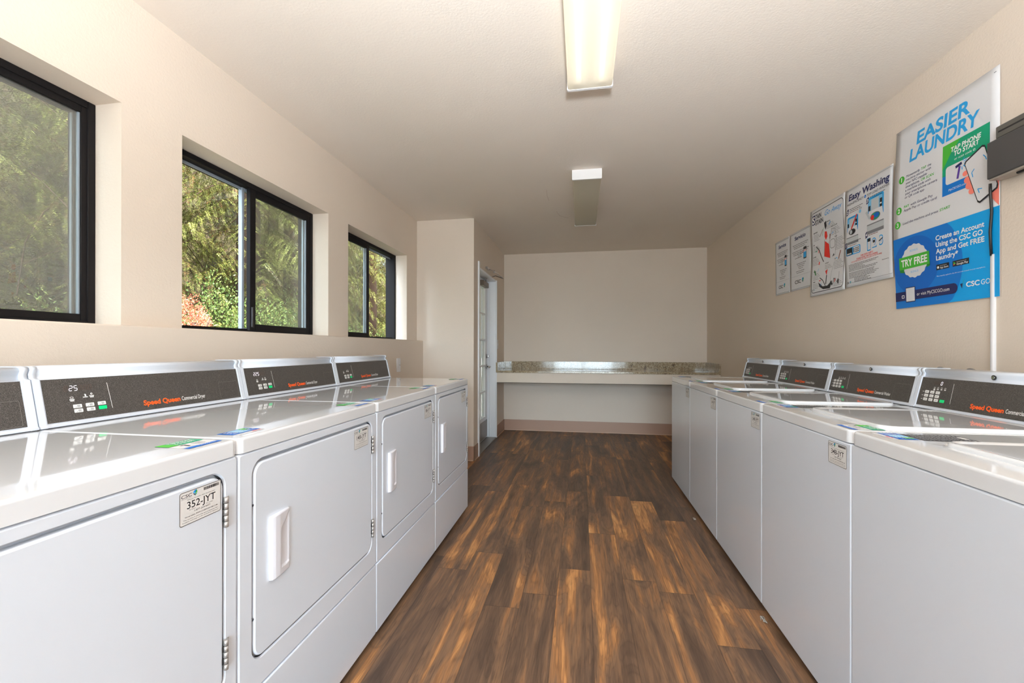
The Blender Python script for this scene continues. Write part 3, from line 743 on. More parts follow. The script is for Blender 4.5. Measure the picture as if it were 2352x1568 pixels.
# ------------------------------------------------------------------ CEILING LIGHTS
def fixture(name, y0, y1, lit, label):
    L = y1-y0; xc = .038; root = empty(name, (xc, (y0+y1)/2, H)); tag(root, label, 'ceiling light', 'fluorescent ceiling lights'); W = .107; D = .070
    f = MB(); f.box(-W, W, -L/2+.006, L/2-.006, -.012, 0, M_FIXT); f.prism([(-.030, -.012), (-.02, -.03), (.02, -.03), (.030, -.012)], -L/2+.01, L/2-.01, M_FIXT, 'y'); f.build('housing', root)
    f = MB(); pr = [(-W+.003, -.012), (-W+.003, -.060), (-W+.006, -.067), (-W+.012, -D), (W-.012, -D), (W-.006, -.067), (W-.003, -.060), (W-.003, -.012)]
    bm = f.bm; f.mi(M_LENS); ny = 2
    A = [bm.verts.new((p[0], -L/2+.010, p[1])) for p in pr]; B = [bm.verts.new((p[0], L/2-.010, p[1])) for p in pr]
    for k in range(len(pr)-1): q = bm.faces.new((A[k], A[k+1], B[k+1], B[k])); q.smooth = True
    f.build('lens', root)
    for s in (-1, 1):
        f = MB(); f.prism([(-W, 0), (-W, -D+.002), (-W+.004, -D-.002), (W-.004, -D-.002), (W, -D+.002), (W, 0)], s*(L/2), s*(L/2-.014), M_FIXT, 'y'); f.build('end_cap', root)
        f = MB(); f.cyl((s*.052, -L/2+.055, -.040), (s*.052, L/2-.055, -.040), .0127, M_TUBE if lit else M_TUBEOFF, n=12); f.build('tube', root)
        f = MB()
        for e in (-1, 1): f.box(s*.052-.012, s*.052+.012, e*(L/2-.055), e*(L/2-.03), -.056, -.012, M_WPLAST)
        f.build('socket', root)
fixture('ceiling_light', .88, 2.105, True, 'lit fluorescent ceiling fixture with two glowing tubes, nearer the camera')
fixture('ceiling_light', 3.205, 4.43, False, 'unlit fluorescent ceiling fixture with white end cap, toward the back wall')
fixture('ceiling_light', -1.445, -.22, True, 'unseen lit fluorescent fixture added overhead behind the camera')  # out of view; added to give the room more light

# ------------------------------------------------------------------ small wall fittings
f = MB(); f.box(0, .006, -.037, .037, -.060, .060, M_WPLAST, r=.002, seg=1); o_ = None
outl = f.build('wall_outlet'); outl.location = (LLX, 3.607, .978); tag(outl, 'white coaxial outlet plate on left wall beyond the far dryer', 'outlet')
f = MB(); f.cyl((.006, 0, 0), (.012, 0, 0), .012, M_WPLAST, n=16); f.cyl((.012, 0, 0), (.020, 0, 0), .0045, M_CHROME, n=12); f.build('socket_jack', outl)
f = MB(); f.box(0, .006, -.036, .036, -.058, .058, M_WPLAST, r=.002, seg=1); sw = f.build('light_switch'); sw.location = (QX, 5.445, 1.18); tag(sw, 'white light switch plate beside the door casing', 'switch')
f = MB(); f.box(.006, .014, -.006, .006, -.012, .012, M_WPLAST, r=.002, seg=1); f.build('toggle', sw)
for k, (y, lab) in enumerate(((2.249, 'chrome pipe escutcheon on right wall, farther from the white cable cover'), (2.095, 'chrome pipe escutcheon on right wall, nearer the white cable cover'))):
    f = MB(); f.cyl((0, 0, 0), (-.006, 0, 0), .032, M_CHROME, n=28); f.cyl((-.006, 0, 0), (-.012, 0, 0), .026, M_CHROME, r1=.016, n=28)
    v = f.build('pipe_escutcheon'); v.location = (RX, y, 1.012); tag(v, lab, 'pipe fitting', 'pipe escutcheons behind the washers')
    f = MB(); f.cyl((-.012, 0, 0), (-.05, 0, 0), .011, M_CHROME, n=14); f.tube([(-.05, 0, 0), (-.07, 0, -.01), (-.075, 0, -.05), (-.075, 0, -.25)], .011, M_CHROME); f.build('pipe', v)
# cable cover, cable, box
f = MB(); f.prism([(0, -.0085), (-.006, -.0085), (-.009, -.006), (-.010, 0), (-.009, .006), (-.006, .0085), (0, .0085)], .15, 1.494, M_WPLAST, 'z', smooth=(1, 2, 3, 4))
cc = f.build('cable_cover'); cc.location = (RX, 1.996, 0); tag(cc, 'white vertical cable cover strip on right wall behind the washers', 'cable cover')
bx = empty('wall_box', (RX, 1.80, 1.77)); tag(bx, 'dark grey metal box on right wall overlapping the large poster', 'wall box')
M_BOXD = plain('dark_grey_powder_coat', (78, 76, 76), .45, spec=.4); M_BOXL = plain('grey_anodised_underside', (168, 160, 150), .4, metal=.3)
f = MB(); f.box(-.062, -.018, -.35, .15, .0, .140, M_BOXD, r=.004); f.build('cover', bx)
f = MB(); f.prism([(-.058, .150-.006), (-.058, -.34), (-.004, -.34), (-.004, .10), (-.018, .14)], -.006, .004, M_BOXL, 'z'); f.build('base_tray', bx)
f = MB(); f.box(-.040, 0, -.30, .142, .150, .196, plain('bracket_grey_metal', (112, 110, 104), .4, metal=.4), r=.003, seg=1); f.box(-.018, 0, -.30, .142, .004, .150, plain('bracket_grey_metal', (112, 110, 104), .4)); f.box(-.0405, -.04, -.28, .13, .170, .176, M_DARKP); f.build('bracket', bx)
f = MB(); f.cyl((-.035, .06, -.008), (-.035, -.02, -.008), .006, M_DARKP, n=10); f.build('cable_gland', bx)
f = MB(); f.tube([(RX-.022, 1.985, 1.768), (RX-.018, 1.990, 1.74), (RX-.010, 1.994, 1.66), (RX-.012, 1.998, 1.58), (RX-.008, 1.998, 1.49)], .0046, M_DARKP, 10)
cb_ = f.build('black_cable'); tag(cb_, 'black cable hanging from the wall box into the white cable cover', 'cable')

# ------------------------------------------------------------------ POSTERS on the right wall
def poster(name, y_left, w, z0, h, bow, label, printer):
    root = empty(name, (RX, y_left-w/2, z0)); tag(root, label, 'poster')
    def fn(u, v, l):
        s, t = u/w, v/h
        x = -(.0025+bow(min(max(s, 0), 1), min(max(t, 0), 1)))-.0004*l
        return (x, w/2-u, v)
    f = MB(); bm = f.bm; f.mi(M_PAPER); n, m = 14, 22
    F = [[bm.verts.new(fn(w*i/n, h*j/m, 0)) for i in range(n+1)] for j in range(m+1)]
    B = [[bm.verts.new((c.co.x+.0006, c.co.y, c.co.z)) for c in r] for r in F]
    for j in range(m):
        for i in range(n):
            bm.faces.new((F[j][i], F[j][i+1], F[j+1][i+1], F[j+1][i])).smooth = True; bm.faces.new((B[j][i], B[j+1][i], B[j+1][i+1], B[j][i+1]))
    for j in range(m):
        bm.faces.new((F[j][0], F[j+1][0], B[j+1][0], B[j][0])); bm.faces.new((F[j][n], B[j][n], B[j+1][n], F[j+1][n]))
    for i in range(n):
        bm.faces.new((F[0][i], B[0][i], B[0][i+1], F[0][i+1])); bm.faces.new((F[m][i], F[m][i+1], B[m][i+1], B[m][i]))
    f.build('paper_sheet', root)
    printer(root, fn); return root
def pr_big(root, fn):
    W, Hh = .554, .893
    P = Print()
    P.text('EASIER', .282, .777, .056, M_SKY, w=.288, bold=.030, slant=.10, al='C', res=6); P.text('LAUNDRY', .281, .709, .056, M_SKY, w=.368, bold=.030, slant=.10, al='C', res=6)
    P.build('heading_lettering', fn, root)['label'] = 'sky blue heading EASIER LAUNDRY'
    for (u, v, n_) in ((.051, .638, '1'), (.039, .487, '2'), (.031, .418, '3')):
        P = Print(); P.disc(u, v, .0185, M_PGREEN, 1, 28, 1); P.text(n_, u, v-.010, .020, M_PWHITE, bold=.03, al='C', layer=2, res=5); P.build('step_number', fn, root)
    hh = .0112; N = M_NAVY
    def ln(P, u, v, parts, w):
        G = [text_geo(t, 0., 3)[0] for t, m in parts]; ws = [(g[:, 0].max()-g[:, 0].min()) for g in G]; gap = .45
        k = w/(sum(ws)+gap*(len(ws)-1))
        for (t, m), q in zip(parts, ws): P.text(t, u, v, hh, m, bold=0. if m is N else .010, slant=.12, layer=2, res=3, w=q*k); u += (q+gap)*k
    P = Print()
    for k, (parts, w) in enumerate((([('Momentarily', N), ('TAP', M_PGREEN), ('the', N)], .150), ([('machine sticker with', N)], .150), ([('your NFC-capable', N)], .128), ([('smartphone,', N), ('OR SCAN', M_PGREEN)], .168),
                                    ([('a machine code with', N)], .152), ([('your smartphone camera', N)], .189), ([('or QR code app', N)], .118))): ln(P, .081-.0008*k, .640-.0172*k, parts, w)
    P.build('step_text', fn, root); P = Print()
    ln(P, .071, .492, [('PAY', M_PGREEN), ('with Google Pay', N)], .172); ln(P, .070, .474, [('Apple Pay or credit card', N)], .194); P.build('step_text', fn, root)
    P = Print(); ln(P, .065, .411, [('Load the machine and press', N), ('START', M_PGREEN)], .269); P.build('step_text', fn, root)
    P = Print(); u0, u1, v0, v1 = .294, .514, .470, .692
    P.rect(u0, u1, v0, v1, M_BLUE, 1); P.rect(u0, u1, .556, v1, M_TEAL, 2); P.poly([(u0, v1), (u0+.092, v1), (u0+.045, .650), (u0+.014, .605), (u0, .585)], M_PGREEN, 3)
    P.text('TAP PHONE', .406, .650, .0190, M_PWHITE, w=.142, bold=.03, slant=.1, al='C', layer=4, res=4); P.text('TO START', .410, .627, .0190, M_PWHITE, w=.118, bold=.03, slant=.1, al='C', layer=4, res=4)
    P.text('or scan code', .396, .608, .0100, M_PWHITE, w=.082, slant=.1, al='C', layer=4); P.frame(.444, .452, .609, .615, .002, M_PWHITE, 0, 4)
    P.poly(rrect(.312, .47, .514, .592, .012, 4), M_PAPER, 3)
    P.line([(.372, .522), (.382, .572)], .010, M_PURPLE, 5); P.line([(.362, .574), (.392, .582)], .012, M_NAVY, 5)
    for a in range(5): t = math.radians(60-a*36); P.line([(.392+.012*math.cos(t), .578+.012*math.sin(t)), (.392+.026*math.cos(t), .578+.026*math.sin(t))], .0035, M_SKY, 6)
    P.text('MyCSCGO.com', .371, .484, .0090, M_PWHITE, w=.086, slant=.1, al='C', layer=4)
    P.build('payment_card_picture', fn, root)
    P = Print()
    for (u, v, r) in ((.409, .530, .013), (.420, .500, .017), (.430, .474, .020), (.440, .447, .016)): P.disc(u, v, r, M_CORAL, 5, 20, 1, rv=r*.85)
    P.poly([(.515, .400), (.553, .350), (.553, .46), (.530, .45)], M_CORAL, 5); P.poly([(.505, .405), (.545, .425), (.540, .44), (.51, .43)], M_CORALD, 6)
    ph = [(.405, .570), (.410, .580), (.485, .614), (.496, .609), (.551, .432), (.548, .418), (.475, .384), (.465, .391)]
    P.poly(ph, M_INK, 7)
    c = np.mean(np.array(ph), 0); P.poly([tuple(c+(np.array(p)-c)*.93) for p in ph], M_PAPER, 8)
    for a, b, d in (((.440, .520), (.452, .532), (.446, .500)), ((.467, .444), (.474, .426), (.486, .440)), ((.500, .560), (.490, .572), (.504, .548))): P.line([b, a, d], .0035, M_SKY, 9)
    P.build('phone_picture', fn, root)
    P = Print(); VB = .350; P.rect(0, W, 0, VB, M_BLUE3, 1)
    P.disc(.135, .17, .258, M_BLUE, 2, 48, 5, clip=(0, W, 0, VB)); P.disc(.135, .20, .138, M_BLUE2, 3, 40, 3, clip=(0, W, 0, VB))
    P.disc(.132, .222, .080, M_PAPER, 4, 84, 2, scal=.028, ns=16)
    P.poly([(.038, .178), (.066, .172), (.066, .196), (.038, .196)], M_DGREEN, 5); P.poly([(.224, .182), (.205, .176), (.205, .20), (.224, .20)], M_DGREEN, 5)
    P.poly([(.036, .190), (.222, .190), (.222, .250), (.036, .250)], M_PGREEN, 6)
    P.text('TRY FREE', .130, .203, .0330, M_PWHITE, w=.160, bold=.03, al='C', layer=7, res=5)
    P.text('BONUS', .132, .268, .010, M_LBLUE, w=.048, al='C', layer=6); P.text('BONUS', .132, .166, .010, M_LBLUE, w=.048, al='C', layer=6)
    for k, t in enumerate(('Create an Account', 'Using the CSC GO', 'App and Get FREE', 'Laundry*')):
        P.text(t, .259, .286-.0300*k, .0205, M_PWHITE, bold=.022, layer=5, res=4, w=(.234, .227, .234, .114)[k])
    for u, w, t in ((.259, .068, 'App Store'), (.345, .079, 'Google Play')):
        P.rect(u, u+w, .152, .176, M_INK, 5); P.text(t, u+.020, .156, .0085, M_PWHITE, w=w-.024, layer=6, bold=.01); P.scribble(u+.020, u+w-.012, .168, .003, M_LGREY, 6, 3)
        if t[0] == 'A': P.disc(u+.010, .163, .0058, M_PWHITE, 6, 12, 1)
        else: P.poly([(u+.005, .156), (u+.016, .164), (u+.005, .172)], M_PGREEN, 6); P.poly([(u+.005, .156), (u+.012, .161), (u+.005, .164)], M_CORALD, 7)
    P.text('*Free laundry applied to the first account created on your smartphone.', .259, .122, .0048, M_PWHITE, w=.238, layer=5, res=1)
    P.rect(0, .345, .036, .081, M_NAVY, 5); P.disc(.345, .0585, .0225, M_NAVY, 5, 24, 1)
    P.poly(rrect(.069, .132, .026, .099, .004, 2), M_NAVY, 6); P.rect(.073, .128, .030, .095, M_PAPER, 7)
    P.frame(.045, .060, .050, .062, .003, M_PWHITE, 0, 7); P.text('or visit', .141, .052, .0150, M_PWHITE, w=.058, layer=7, res=4); P.text('MyCSCGO.com', .205, .052, .0150, M_PWHITE, w=.122, layer=7, res=4)
    P.text('CSC', .409, .056, .0200, M_PWHITE, w=.062, bold=.022, layer=5, res=5); P.text('GO', .477, .056, .0200, M_PWHITE, w=.040, layer=5, res=5)
    P.poly([(.380, .072), (.389, .052), (.392, .074)], M_NAVY, 5); P.poly([(.390, .054), (.398, .086), (.401, .090), (.393, .070)], M_PGREEN, 5)
    P.build('blue_banner', fn, root)
    P = Print(); P.rect(.012, .020, .880, .882, M_GREY, 1); P.build('staple', fn, root); P = Print(); P.rect(.530, .540, .872, .875, M_GREY, 1); P.build('staple', fn, root)
poster('large_poster', 2.520, .554, 1.327, .893, lambda s, t: .003+.015*(1-s)*math.sin(math.pi*t)**1.5,
       'large blue and white EASIER LAUNDRY poster with phone picture and try free badge', pr_big)
def pr_easy(root, fn):
    W, Hh = .412, .585; P = Print(); P.line([(.008, .035), (.008, Hh-.008), (W-.010, Hh-.008), (W-.010, .022), (.055, .022)], .0016, M_GREY, 1)
    P.text('Easy Washing', W/2, .512, .036, M_NAVY, w=.345, bold=.028, slant=.1, al='C', res=5); P.text('HIGH-EFFICIENCY', .022, .484, .0135, M_INK, w=.150, slant=.1)
    P.text('TOP LOAD WASHER', .200, .484, .0135, M_INK, w=.180, slant=.1); P.disc(.186, .491, .009, M_BLUE, 1, 16, 1); P.text('e', .186, .487, .009, M_PWHITE, al='C')
    P.build('heading_lettering', fn, root)['label'] = 'navy heading Easy Washing'
    P = Print()
    for k, (u, v) in enumerate(((.030, .445), (.212, .458), (.022, .248), (.208, .268))):
        P.poly([(u-.012, v-.02), (u+.008, v-.012), (u+.008, v+.022), (u-.012, v+.012)], M_NAVY, 1); P.text('2314'[k], u-.002, v-.009, .018, M_PWHITE, al='C', bold=.03)
        for j in range(3): P.scribble(u+.016, u+.016+.12-.02*j, v+.012-.010*j, .005, M_INK if j < 2 else M_BROWN, 1, k*3+j)
    for (u, v, s) in ((.030, .262, 1.), (.215, .282, 1.25)):   # washer drawings
        w = .100*s; P.poly(rrect(u, u+w, v+.055*s, v+.150*s, .01, 3), M_SKY, 1); P.poly(rrect(u+.006, u+w-.010, v+.055*s, v+.140*s, .008, 3), M_LBLUE, 2)
        P.poly([(u+.022*s, v+.085*s), (u+.070*s, v+.085*s), (u+.070*s, v+.137*s), (u+.022*s, v+.137*s)], M_LGREY, 3)
        P.poly([(u-.004, v+.030*s), (u+w+.004, v+.030*s), (u+w-.008, v+.088*s), (u+.010, v+.088*s)], M_PAPER, 4)
        P.poly([(u-.004, v-.012*s), (u+w+.004, v-.012*s), (u+w+.004, v+.026*s), (u-.004, v+.026*s)], M_LGREY, 3); P.rect(u-.004, u+w+.004, v+.026*s, v+.031*s, M_GREY, 4)
        P.rect(u-.004, u+w+.004, v-.012*s, v+.002*s, M_GREY, 4); P.disc(u+.05*s, v+.058*s, .032*s, M_GREY, 5, 20, 1, rv=.018*s)
        P.disc(u+.05*s, v+.058*s, .029*s, M_TEAL if s > 1 else M_INK, 6, 20, 1, rv=.015*s)
        if s > 1: P.disc(u+.058*s, v+.060*s, .018*s, M_BLUE2, 7, 16, 1, rv=.011*s); P.disc(u+.034*s, v+.055*s, .011*s, M_RED, 8, 14, 1); P.line([(u-.012, v+.115), (u+.020, v+.068)], .014, M_LGREY, 7)
        else: P.disc(u+.04, v+.058, .012, M_LGREY, 7, 12, 1); P.line([(u+.042, v+.075), (u+.092, v+.150)], .010, M_RED, 8); P.disc(u+.118, v+.158, .010, M_LBLUE, 5, 12, 1); P.text('POD', u+.108, v+.172, .008, M_INK)
        P.rect(u+.006, u+.018*s, v+.09*s, v+.112*s, M_INK, 5); P.rect(u+w-.022*s, u+w-.008*s, v+.088*s, v+.125*s, M_INK, 5); P.rect(u+w-.020*s, u+w-.010*s, v+.100*s, v+.106*s, M_PWHITE, 6)
    P.poly(rrect(.018, .150, .185, .232, .008, 3), M_SKY, 1); P.rect(.024, .078, .188, .228, M_INK, 2); P.poly(rrect(.086, .143, .190, .228, .006, 3), M_PAPER, 2)
    for r_ in range(3):
        for c_ in range(3): P.rect(.106+.012*c_, .114+.012*c_, .195+.010*r_, .201+.010*r_, M_INK, 3)
    for c_ in range(4): P.rect(.028+.011*c_, .036+.011*c_, .191, .199, M_PWHITE, 3)
    P.rect(.090, .097, .195, .222, M_INK, 3)
    P.poly(rrect(.208, .238, .176, .246, .004, 2), M_SKY, 1); P.rect(.214, .236, .182, .240, M_PAPER, 2); P.rect(.214, .238, .226, .244, M_INK, 3); P.text('1', .224, .186, .034, M_LGREY, al='C', layer=3)
    P.text('2', .268, .186, .050, M_SKY, al='C', bold=.03, layer=1); P.text('2', .268, .190, .042, M_PAPER, al='C', layer=2, bold=.01); P.rect(.258, .275, .212, .226, M_INK, 3)
    P.text('3', .322, .188, .050, M_SKY, al='C', bold=.03, layer=1); P.text('3', .322, .192, .042, M_PAPER, al='C', layer=2, bold=.01); P.line([(.305, .21), (.335, .222)], .006, M_INK, 3)
    P.build('washer_pictures', fn, root)
    P = Print()
    P.text('FOR YOUR SAFETY', .205, .160, .0095, M_RED, w=.105, al='C', bold=.01); P.text('PLEASE AVOID THE FOLLOWING:', .205, .148, .0090, M_RED, w=.180, al='C', bold=.01); P.text('FOR NO PERSON SHOULD OPEN OR LEAN ON THE MACHINE', .195, .138, .0075, M_RED, w=.260, al='C', res=1)
    for k in range(11): P.scribble(.038, .038+(.26, .24, .13, .15, .25, .24, .23, .22, .26, .24, .23)[k], .126-.0072*k-(.004 if k > 5 else 0), .0042, M_INK, 1, k+40)
    for k in range(4): P.scribble(.085, .085+(.11, .14, .12, .15)[k], .044-.0068*k, .0042, M_INK, 1, k+60)
    P.text('CSC', .012, .020, .0105, M_INK, w=.026, bold=.02); leaf_logo(P, .040, .018, .016, 1)
    P.scribble(.325, .375, .104, .004, M_INK, 1, 77)
    P.build('small_print', fn, root)
poster('instruction_poster', 2.943, .404, 1.494, .586, lambda s, t: .006+.010*math.sin(math.pi*t)*(1-.5*s), 'white Easy Washing instruction poster with washer drawings, left of the largest poster', pr_easy)
def pr_stain(root, fn):
    W, Hh = .405, .595; P = Print(); P.frame(.016, W-.016, .022, Hh-.026, .0042, M_INK, .030, 1)
    P.text('TAIN', .072, .520, .030, M_INK, w=.070, bold=.022, res=4); P.text('STAIN', .072, .480, .030, M_INK, w=.096, bold=.022, slant=-.1, res=4)
    P.rect(.030, .066, .488, .552, M_NAVY, 1); P.text('S', .048, .496, .046, M_PWHITE, bold=.03, al='C', res=4)
    P.text('Go Away', .180, .512, .034, M_SKY, w=.185, slant=.45, bold=-.004, res=5)
    P.build('heading_lettering', fn, root)['label'] = 'black and blue heading Stain Stain Go Away'
    P = Print()
    P.poly([(.178, .468), (.200, .476), (.205, .440), (.192, .418), (.182, .440)], M_INK, 1); P.poly([(.182, .410), (.205, .405), (.210, .372), (.190, .352), (.176, .378)], M_RED, 1)
    P.poly([(.178, .348), (.222, .318), (.235, .225), (.168, .248)], M_RED, 1); P.line([(.222, .318), (.262, .410)], .003, M_GREY); P.line([(.168, .248), (.172, .36)], .002, M_INK); P.line([(.235, .225), (.226, .316)], .002, M_INK)
    P.frame(.236, .290, .285, .340, .0025, M_INK, .018, 1); P.line([(.262, .408), (.300, .40), (.308, .31), (.290, .235), (.26, .23)], .0025, M_GREY); P.poly([(.26, .228), (.282, .236), (.276, .248)], M_INK, 1)
    P.line([(.070, .335), (.105, .305), (.132, .255), (.160, .215)], .007, M_INK); P.line([(.075, .332), (.082, .29)], .002, M_GREY)
    P.poly([(.185, .148), (.212, .158), (.205, .118)], M_RED, 1); P.line([(.205, .12), (.196, .062)], .009, M_INK); P.line([(.122, .115), (.160, .092), (.192, .052)], .006, M_INK)
    P.poly([(.245, .065), (.270, .040), (.275, .052), (.258, .078)], M_INK, 1); P.line([(.275, .05), (.290, .088)], .005, M_INK); P.line([(.248, .07), (.255, .12), (.285, .19)], .002, M_GREY)
    P.poly([(.320, .060), (.338, .040), (.345, .070), (.332, .078)], M_INK, 1); P.line([(.338, .07), (.345, .12)], .003, M_GREY)
    P.poly([(.105, -.0+.052+.035), (.120, .055), (.165, .033), (.245, .028), (.270, .075), (.215, .050), (.160, .052), (.135, .068)][0:8], M_INK, 1)
    for (u, v, du, dv, m, w) in ((.12, .39, .04, .04, M_BROWN, .004), (.23, .44, .02, .02, M_SKY, .006), (.235, .35, .006, .03, M_BROWN, .009), (.258, .375, .02, .01, M_SKY, .004), (.100, .285, .0, .02, M_CORALD, .008), (.06, .30, .02, .005, M_TEAL, .006),
                                 (.05, .175, .02, -.035, M_DGREEN, .012), (.09, .16, .015, .02, M_LBLUE, .004), (.33, .20, .02, .05, M_BROWN, .008), (.30, .215, .02, -.01, M_LBLUE, .006), (.105, .205, .003, .02, M_RED, .012), (.115, .095, .02, .0, M_RED, .006), (.295, .062, .01, .02, M_RED, .009), (.13, .06, .012, .012, M_BLUE, .006), (.15, .39, .02, .05, M_TEAL, .003)): P.line([(u, v), (u+du, v+dv)], w, m)
    P.build('jumping_figure_picture', fn, root)
    P = Print(); k = 0
    for (u, v, n, hd) in ((.205, .462, 4, 'LIPSTICK'), (.045, .425, 5, 'MUSTARD'), (.255, .418, 5, 'CHOCOLATE'), (.035, .345, 4, 'INK'), (.290, .345, 8, 'RUST'), (.028, .262, 5, 'COFFEE'), (.285, .205, 6, 'OIL'), (.040, .160, 5, 'GRASS'), (.180, .195, 3, 'CATSUP'), (.040, .090, 4, 'WAX'), (.285, .078, 4, 'MILK')):
        P.text(hd, u, v, .0075, M_INK, bold=.03, slant=.2, res=2)
        for j in range(n): P.scribble(u, u+(.075 if u > .2 else .060)+.012*((j*7) % 3), v-.012-.0098*j, .0042, M_GREY, 1, k); k += 1
    P.text('CSC', .026, .036, .0090, M_INK, w=.024, bold=.02); leaf_logo(P, .052, .034, .011, 1)
    P.build('small_print', fn, root)
poster('stain_poster', 3.352, .405, 1.487, .592, lambda s, t: .004+.007*(1+math.sin(2*math.pi*t*1.3+1))*.5, 'stain removal poster with thick rounded border and red figure drawing', pr_stain)
def pr_serv(head, W, Hh):
    def pr(root, fn):
        P = Print(); P.frame(.010, W-.008, .010, Hh-.012, .0022, M_GREY, 0, 1); P.line([(.010, .105), (W-.008, .105)], .001, M_GREY, 1)
        P.text(head, W/2, Hh-.062, .026, M_NAVY, w=W*.52, bold=.028, slant=.08, al='C', res=4); P.build('heading_lettering', fn, root)['label'] = 'navy heading '+head
        P = Print(); k = 0
        for v, n_, c0, c1 in ((Hh-.100, 3, .14, .88), (Hh-.150, 3, .12, .92), (.190, 4, .34, .80), (.135, 2, .30, .72), (.235, 1, .25, .60)):
            for j in range(n_): P.scribble(W*(c0+.03*j), W*(c1-.06*j), v-.0125*j, .0055, M_INK, 1, k); k += 1
        P.disc(W*.48, .258, .022, M_LGREY, 1, 16, 1); P.frame(W*.40, W*.54, .236, .276, .003, M_GREY, 0, 1); P.line([(W*.42, .24), (W*.66, .272)], .003, M_RED)
        P.poly(rrect(W*.66, W*.80, .214, .300, .006, 3), M_INK, 1); P.rect(W*.67, W*.79, .222, .262, M_SKY, 2); P.rect(W*.67, W*.79, .262, .280, M_PAPER, 2); P.line([(W*.66, .270), (W*.80, .274)], .003, M_RED, 3)
        P.text('CSC', W*.24, .048, .024, M_INK, w=W*.30, bold=.02, res=4); leaf_logo(P, W*.57, .046, .036, 1)
        P.build('printed_text', fn, root)
    return pr
poster('notice_sheet', 3.660, .300, 1.563, .436, lambda s, t: .002+.004*t*(1-s), 'Servicio notice sheet beside the stain poster, second from the left end', pr_serv('Servicio', .300, .436))
poster('notice_sheet', 3.917, .246, 1.563, .434, lambda s, t: .002+.003*t, 'Service notice sheet at the left end of the row of posters', pr_serv('Service', .246, .434))

# lint on the floor beside the washers
M_LINT = plain('grey_lint', (176, 166, 156), .9)
for k, (x, y, s, lab) in enumerate(((.742, 1.95, .016, 'clump of grey lint on floor against the middle washers'), (.735, 3.03, .012, 'clump of grey lint on floor by the farther washers'))):
    f = MB(); r = random.Random(k)
    for j in range(9): a = [(r.uniform(-s, s)*.6, r.uniform(-s, s)*1.3, r.uniform(.001, s*.5)) for _ in range(5)]; f.tube(a, .0012, M_LINT, 5)
    o = f.build('lint_clump'); o.location = (x, y, 0); tag(o, lab, 'lint', 'lint clumps beside the washers')

# ------------------------------------------------------------------ OUTDOORS
def terrain(name, fnz, x0, x1, y0, y1, n, m, mat):
    f = MB(); bm = f.bm; f.mi(mat)
    G = [[bm.verts.new((x0+(x1-x0)*i/n, y0+(y1-y0)*j/m, fnz(x0+(x1-x0)*i/n, y0+(y1-y0)*j/m))) for i in range(n+1)] for j in range(m+1)]
    for j in range(m):
        for i in range(n): bm.faces.new((G[j][i], G[j][i+1], G[j+1][i+1], G[j+1][i])).smooth = True
    o = f.build(name); o['kind'] = 'structure'; return o
def soil():
    t = NT('leaf_litter_soil'); v = t.obj(); n = t.noise(v, 9, 4, .7); c = t.ramp(n, [(.35, srgb(38, 32, 24)), (.5, srgb(70, 58, 40)), (.65, srgb(92, 90, 52)), (.8, srgb(120, 96, 60))])
    t.pbr(c, .9, bump=n, bs=1., bd=.05); return t.m
M_SOIL = soil()
terrain('ground_slope', lambda x, y: -.16+max(0, -x-4.2)*1.1+.15*math.sin(x*2+y*1.3)*min(1, max(0, -x-3)), -13, -2.7, -6, 17, 24, 50, M_SOIL)
f = MB(); f.box(-14, 14, 17, 60, -.4, -.18, plain('pale_concrete', (200, 198, 192), .8)); f.box(-2.7, 14, BY+.15, 17, -.3, -.14, plain('pale_concrete', (200, 198, 192), .8)); f.box(-2.7, -1.87, -12, BY+.15, -.3, -.14, plain('pale_concrete', (200, 198, 192), .8)); f.box(-1.87, 12, -14, RY-.2, -.3, -.05, plain('pale_concrete', (200, 198, 192), .8)); f.box(-1.87, -1.25, 4.42, BY+.15, -.3, -.02, plain('pale_concrete', (200, 198, 192), .8)); struct(f, 'ground_walkway')
def leafmat(name, stops, trans=.22, gl=.3):
    t = NT(name); v = t.obj(); n = t.noise(v, 1.7, 4, .7); n2 = t.noise(v, 23, 2, .6)
    c = t.ramp(t.math('MULTIPLY_ADD', n2, .55, t.math('MULTIPLY', n, .5)), stops)
    d = t.n('ShaderNodeBsdfPrincipled'); t.l(c, d.inputs['Base Color']); d.inputs['Roughness'].default_value = .45; d.inputs['Specular IOR Level'].default_value = gl
    tl = t.n('ShaderNodeBsdfTranslucent'); t.l(c, tl.inputs[0]); mx = t.n('ShaderNodeMixShader'); mx.inputs[0].default_value = trans
    t.l(d.outputs[0], mx.inputs[1]); t.l(tl.outputs[0], mx.inputs[2]); t.l(mx.outputs[0], t.out.inputs[0]); return t.m
M_NEEDLE = leafmat('redwood_foliage', [(.38, srgb(112, 76, 46)), (.47, srgb(84, 70, 40)), (.52, srgb(82, 88, 42)), (.60, srgb(134, 138, 70)), (.68, srgb(190, 184, 108))])
M_LEAF = leafmat('shrub_leaves', [(.38, srgb(52, 72, 38)), (.5, srgb(86, 108, 54)), (.62, srgb(136, 150, 84)), (.75, srgb(184, 186, 124))])
M_LEAFR = leafmat('reddish_shrub_leaves', [(.38, srgb(140, 80, 60)), (.5, srgb(206, 120, 96)), (.62, srgb(232, 160, 132)), (.75, srgb(190, 190, 110))])
M_BARK = plain('redwood_bark', (70, 50, 38), .9)
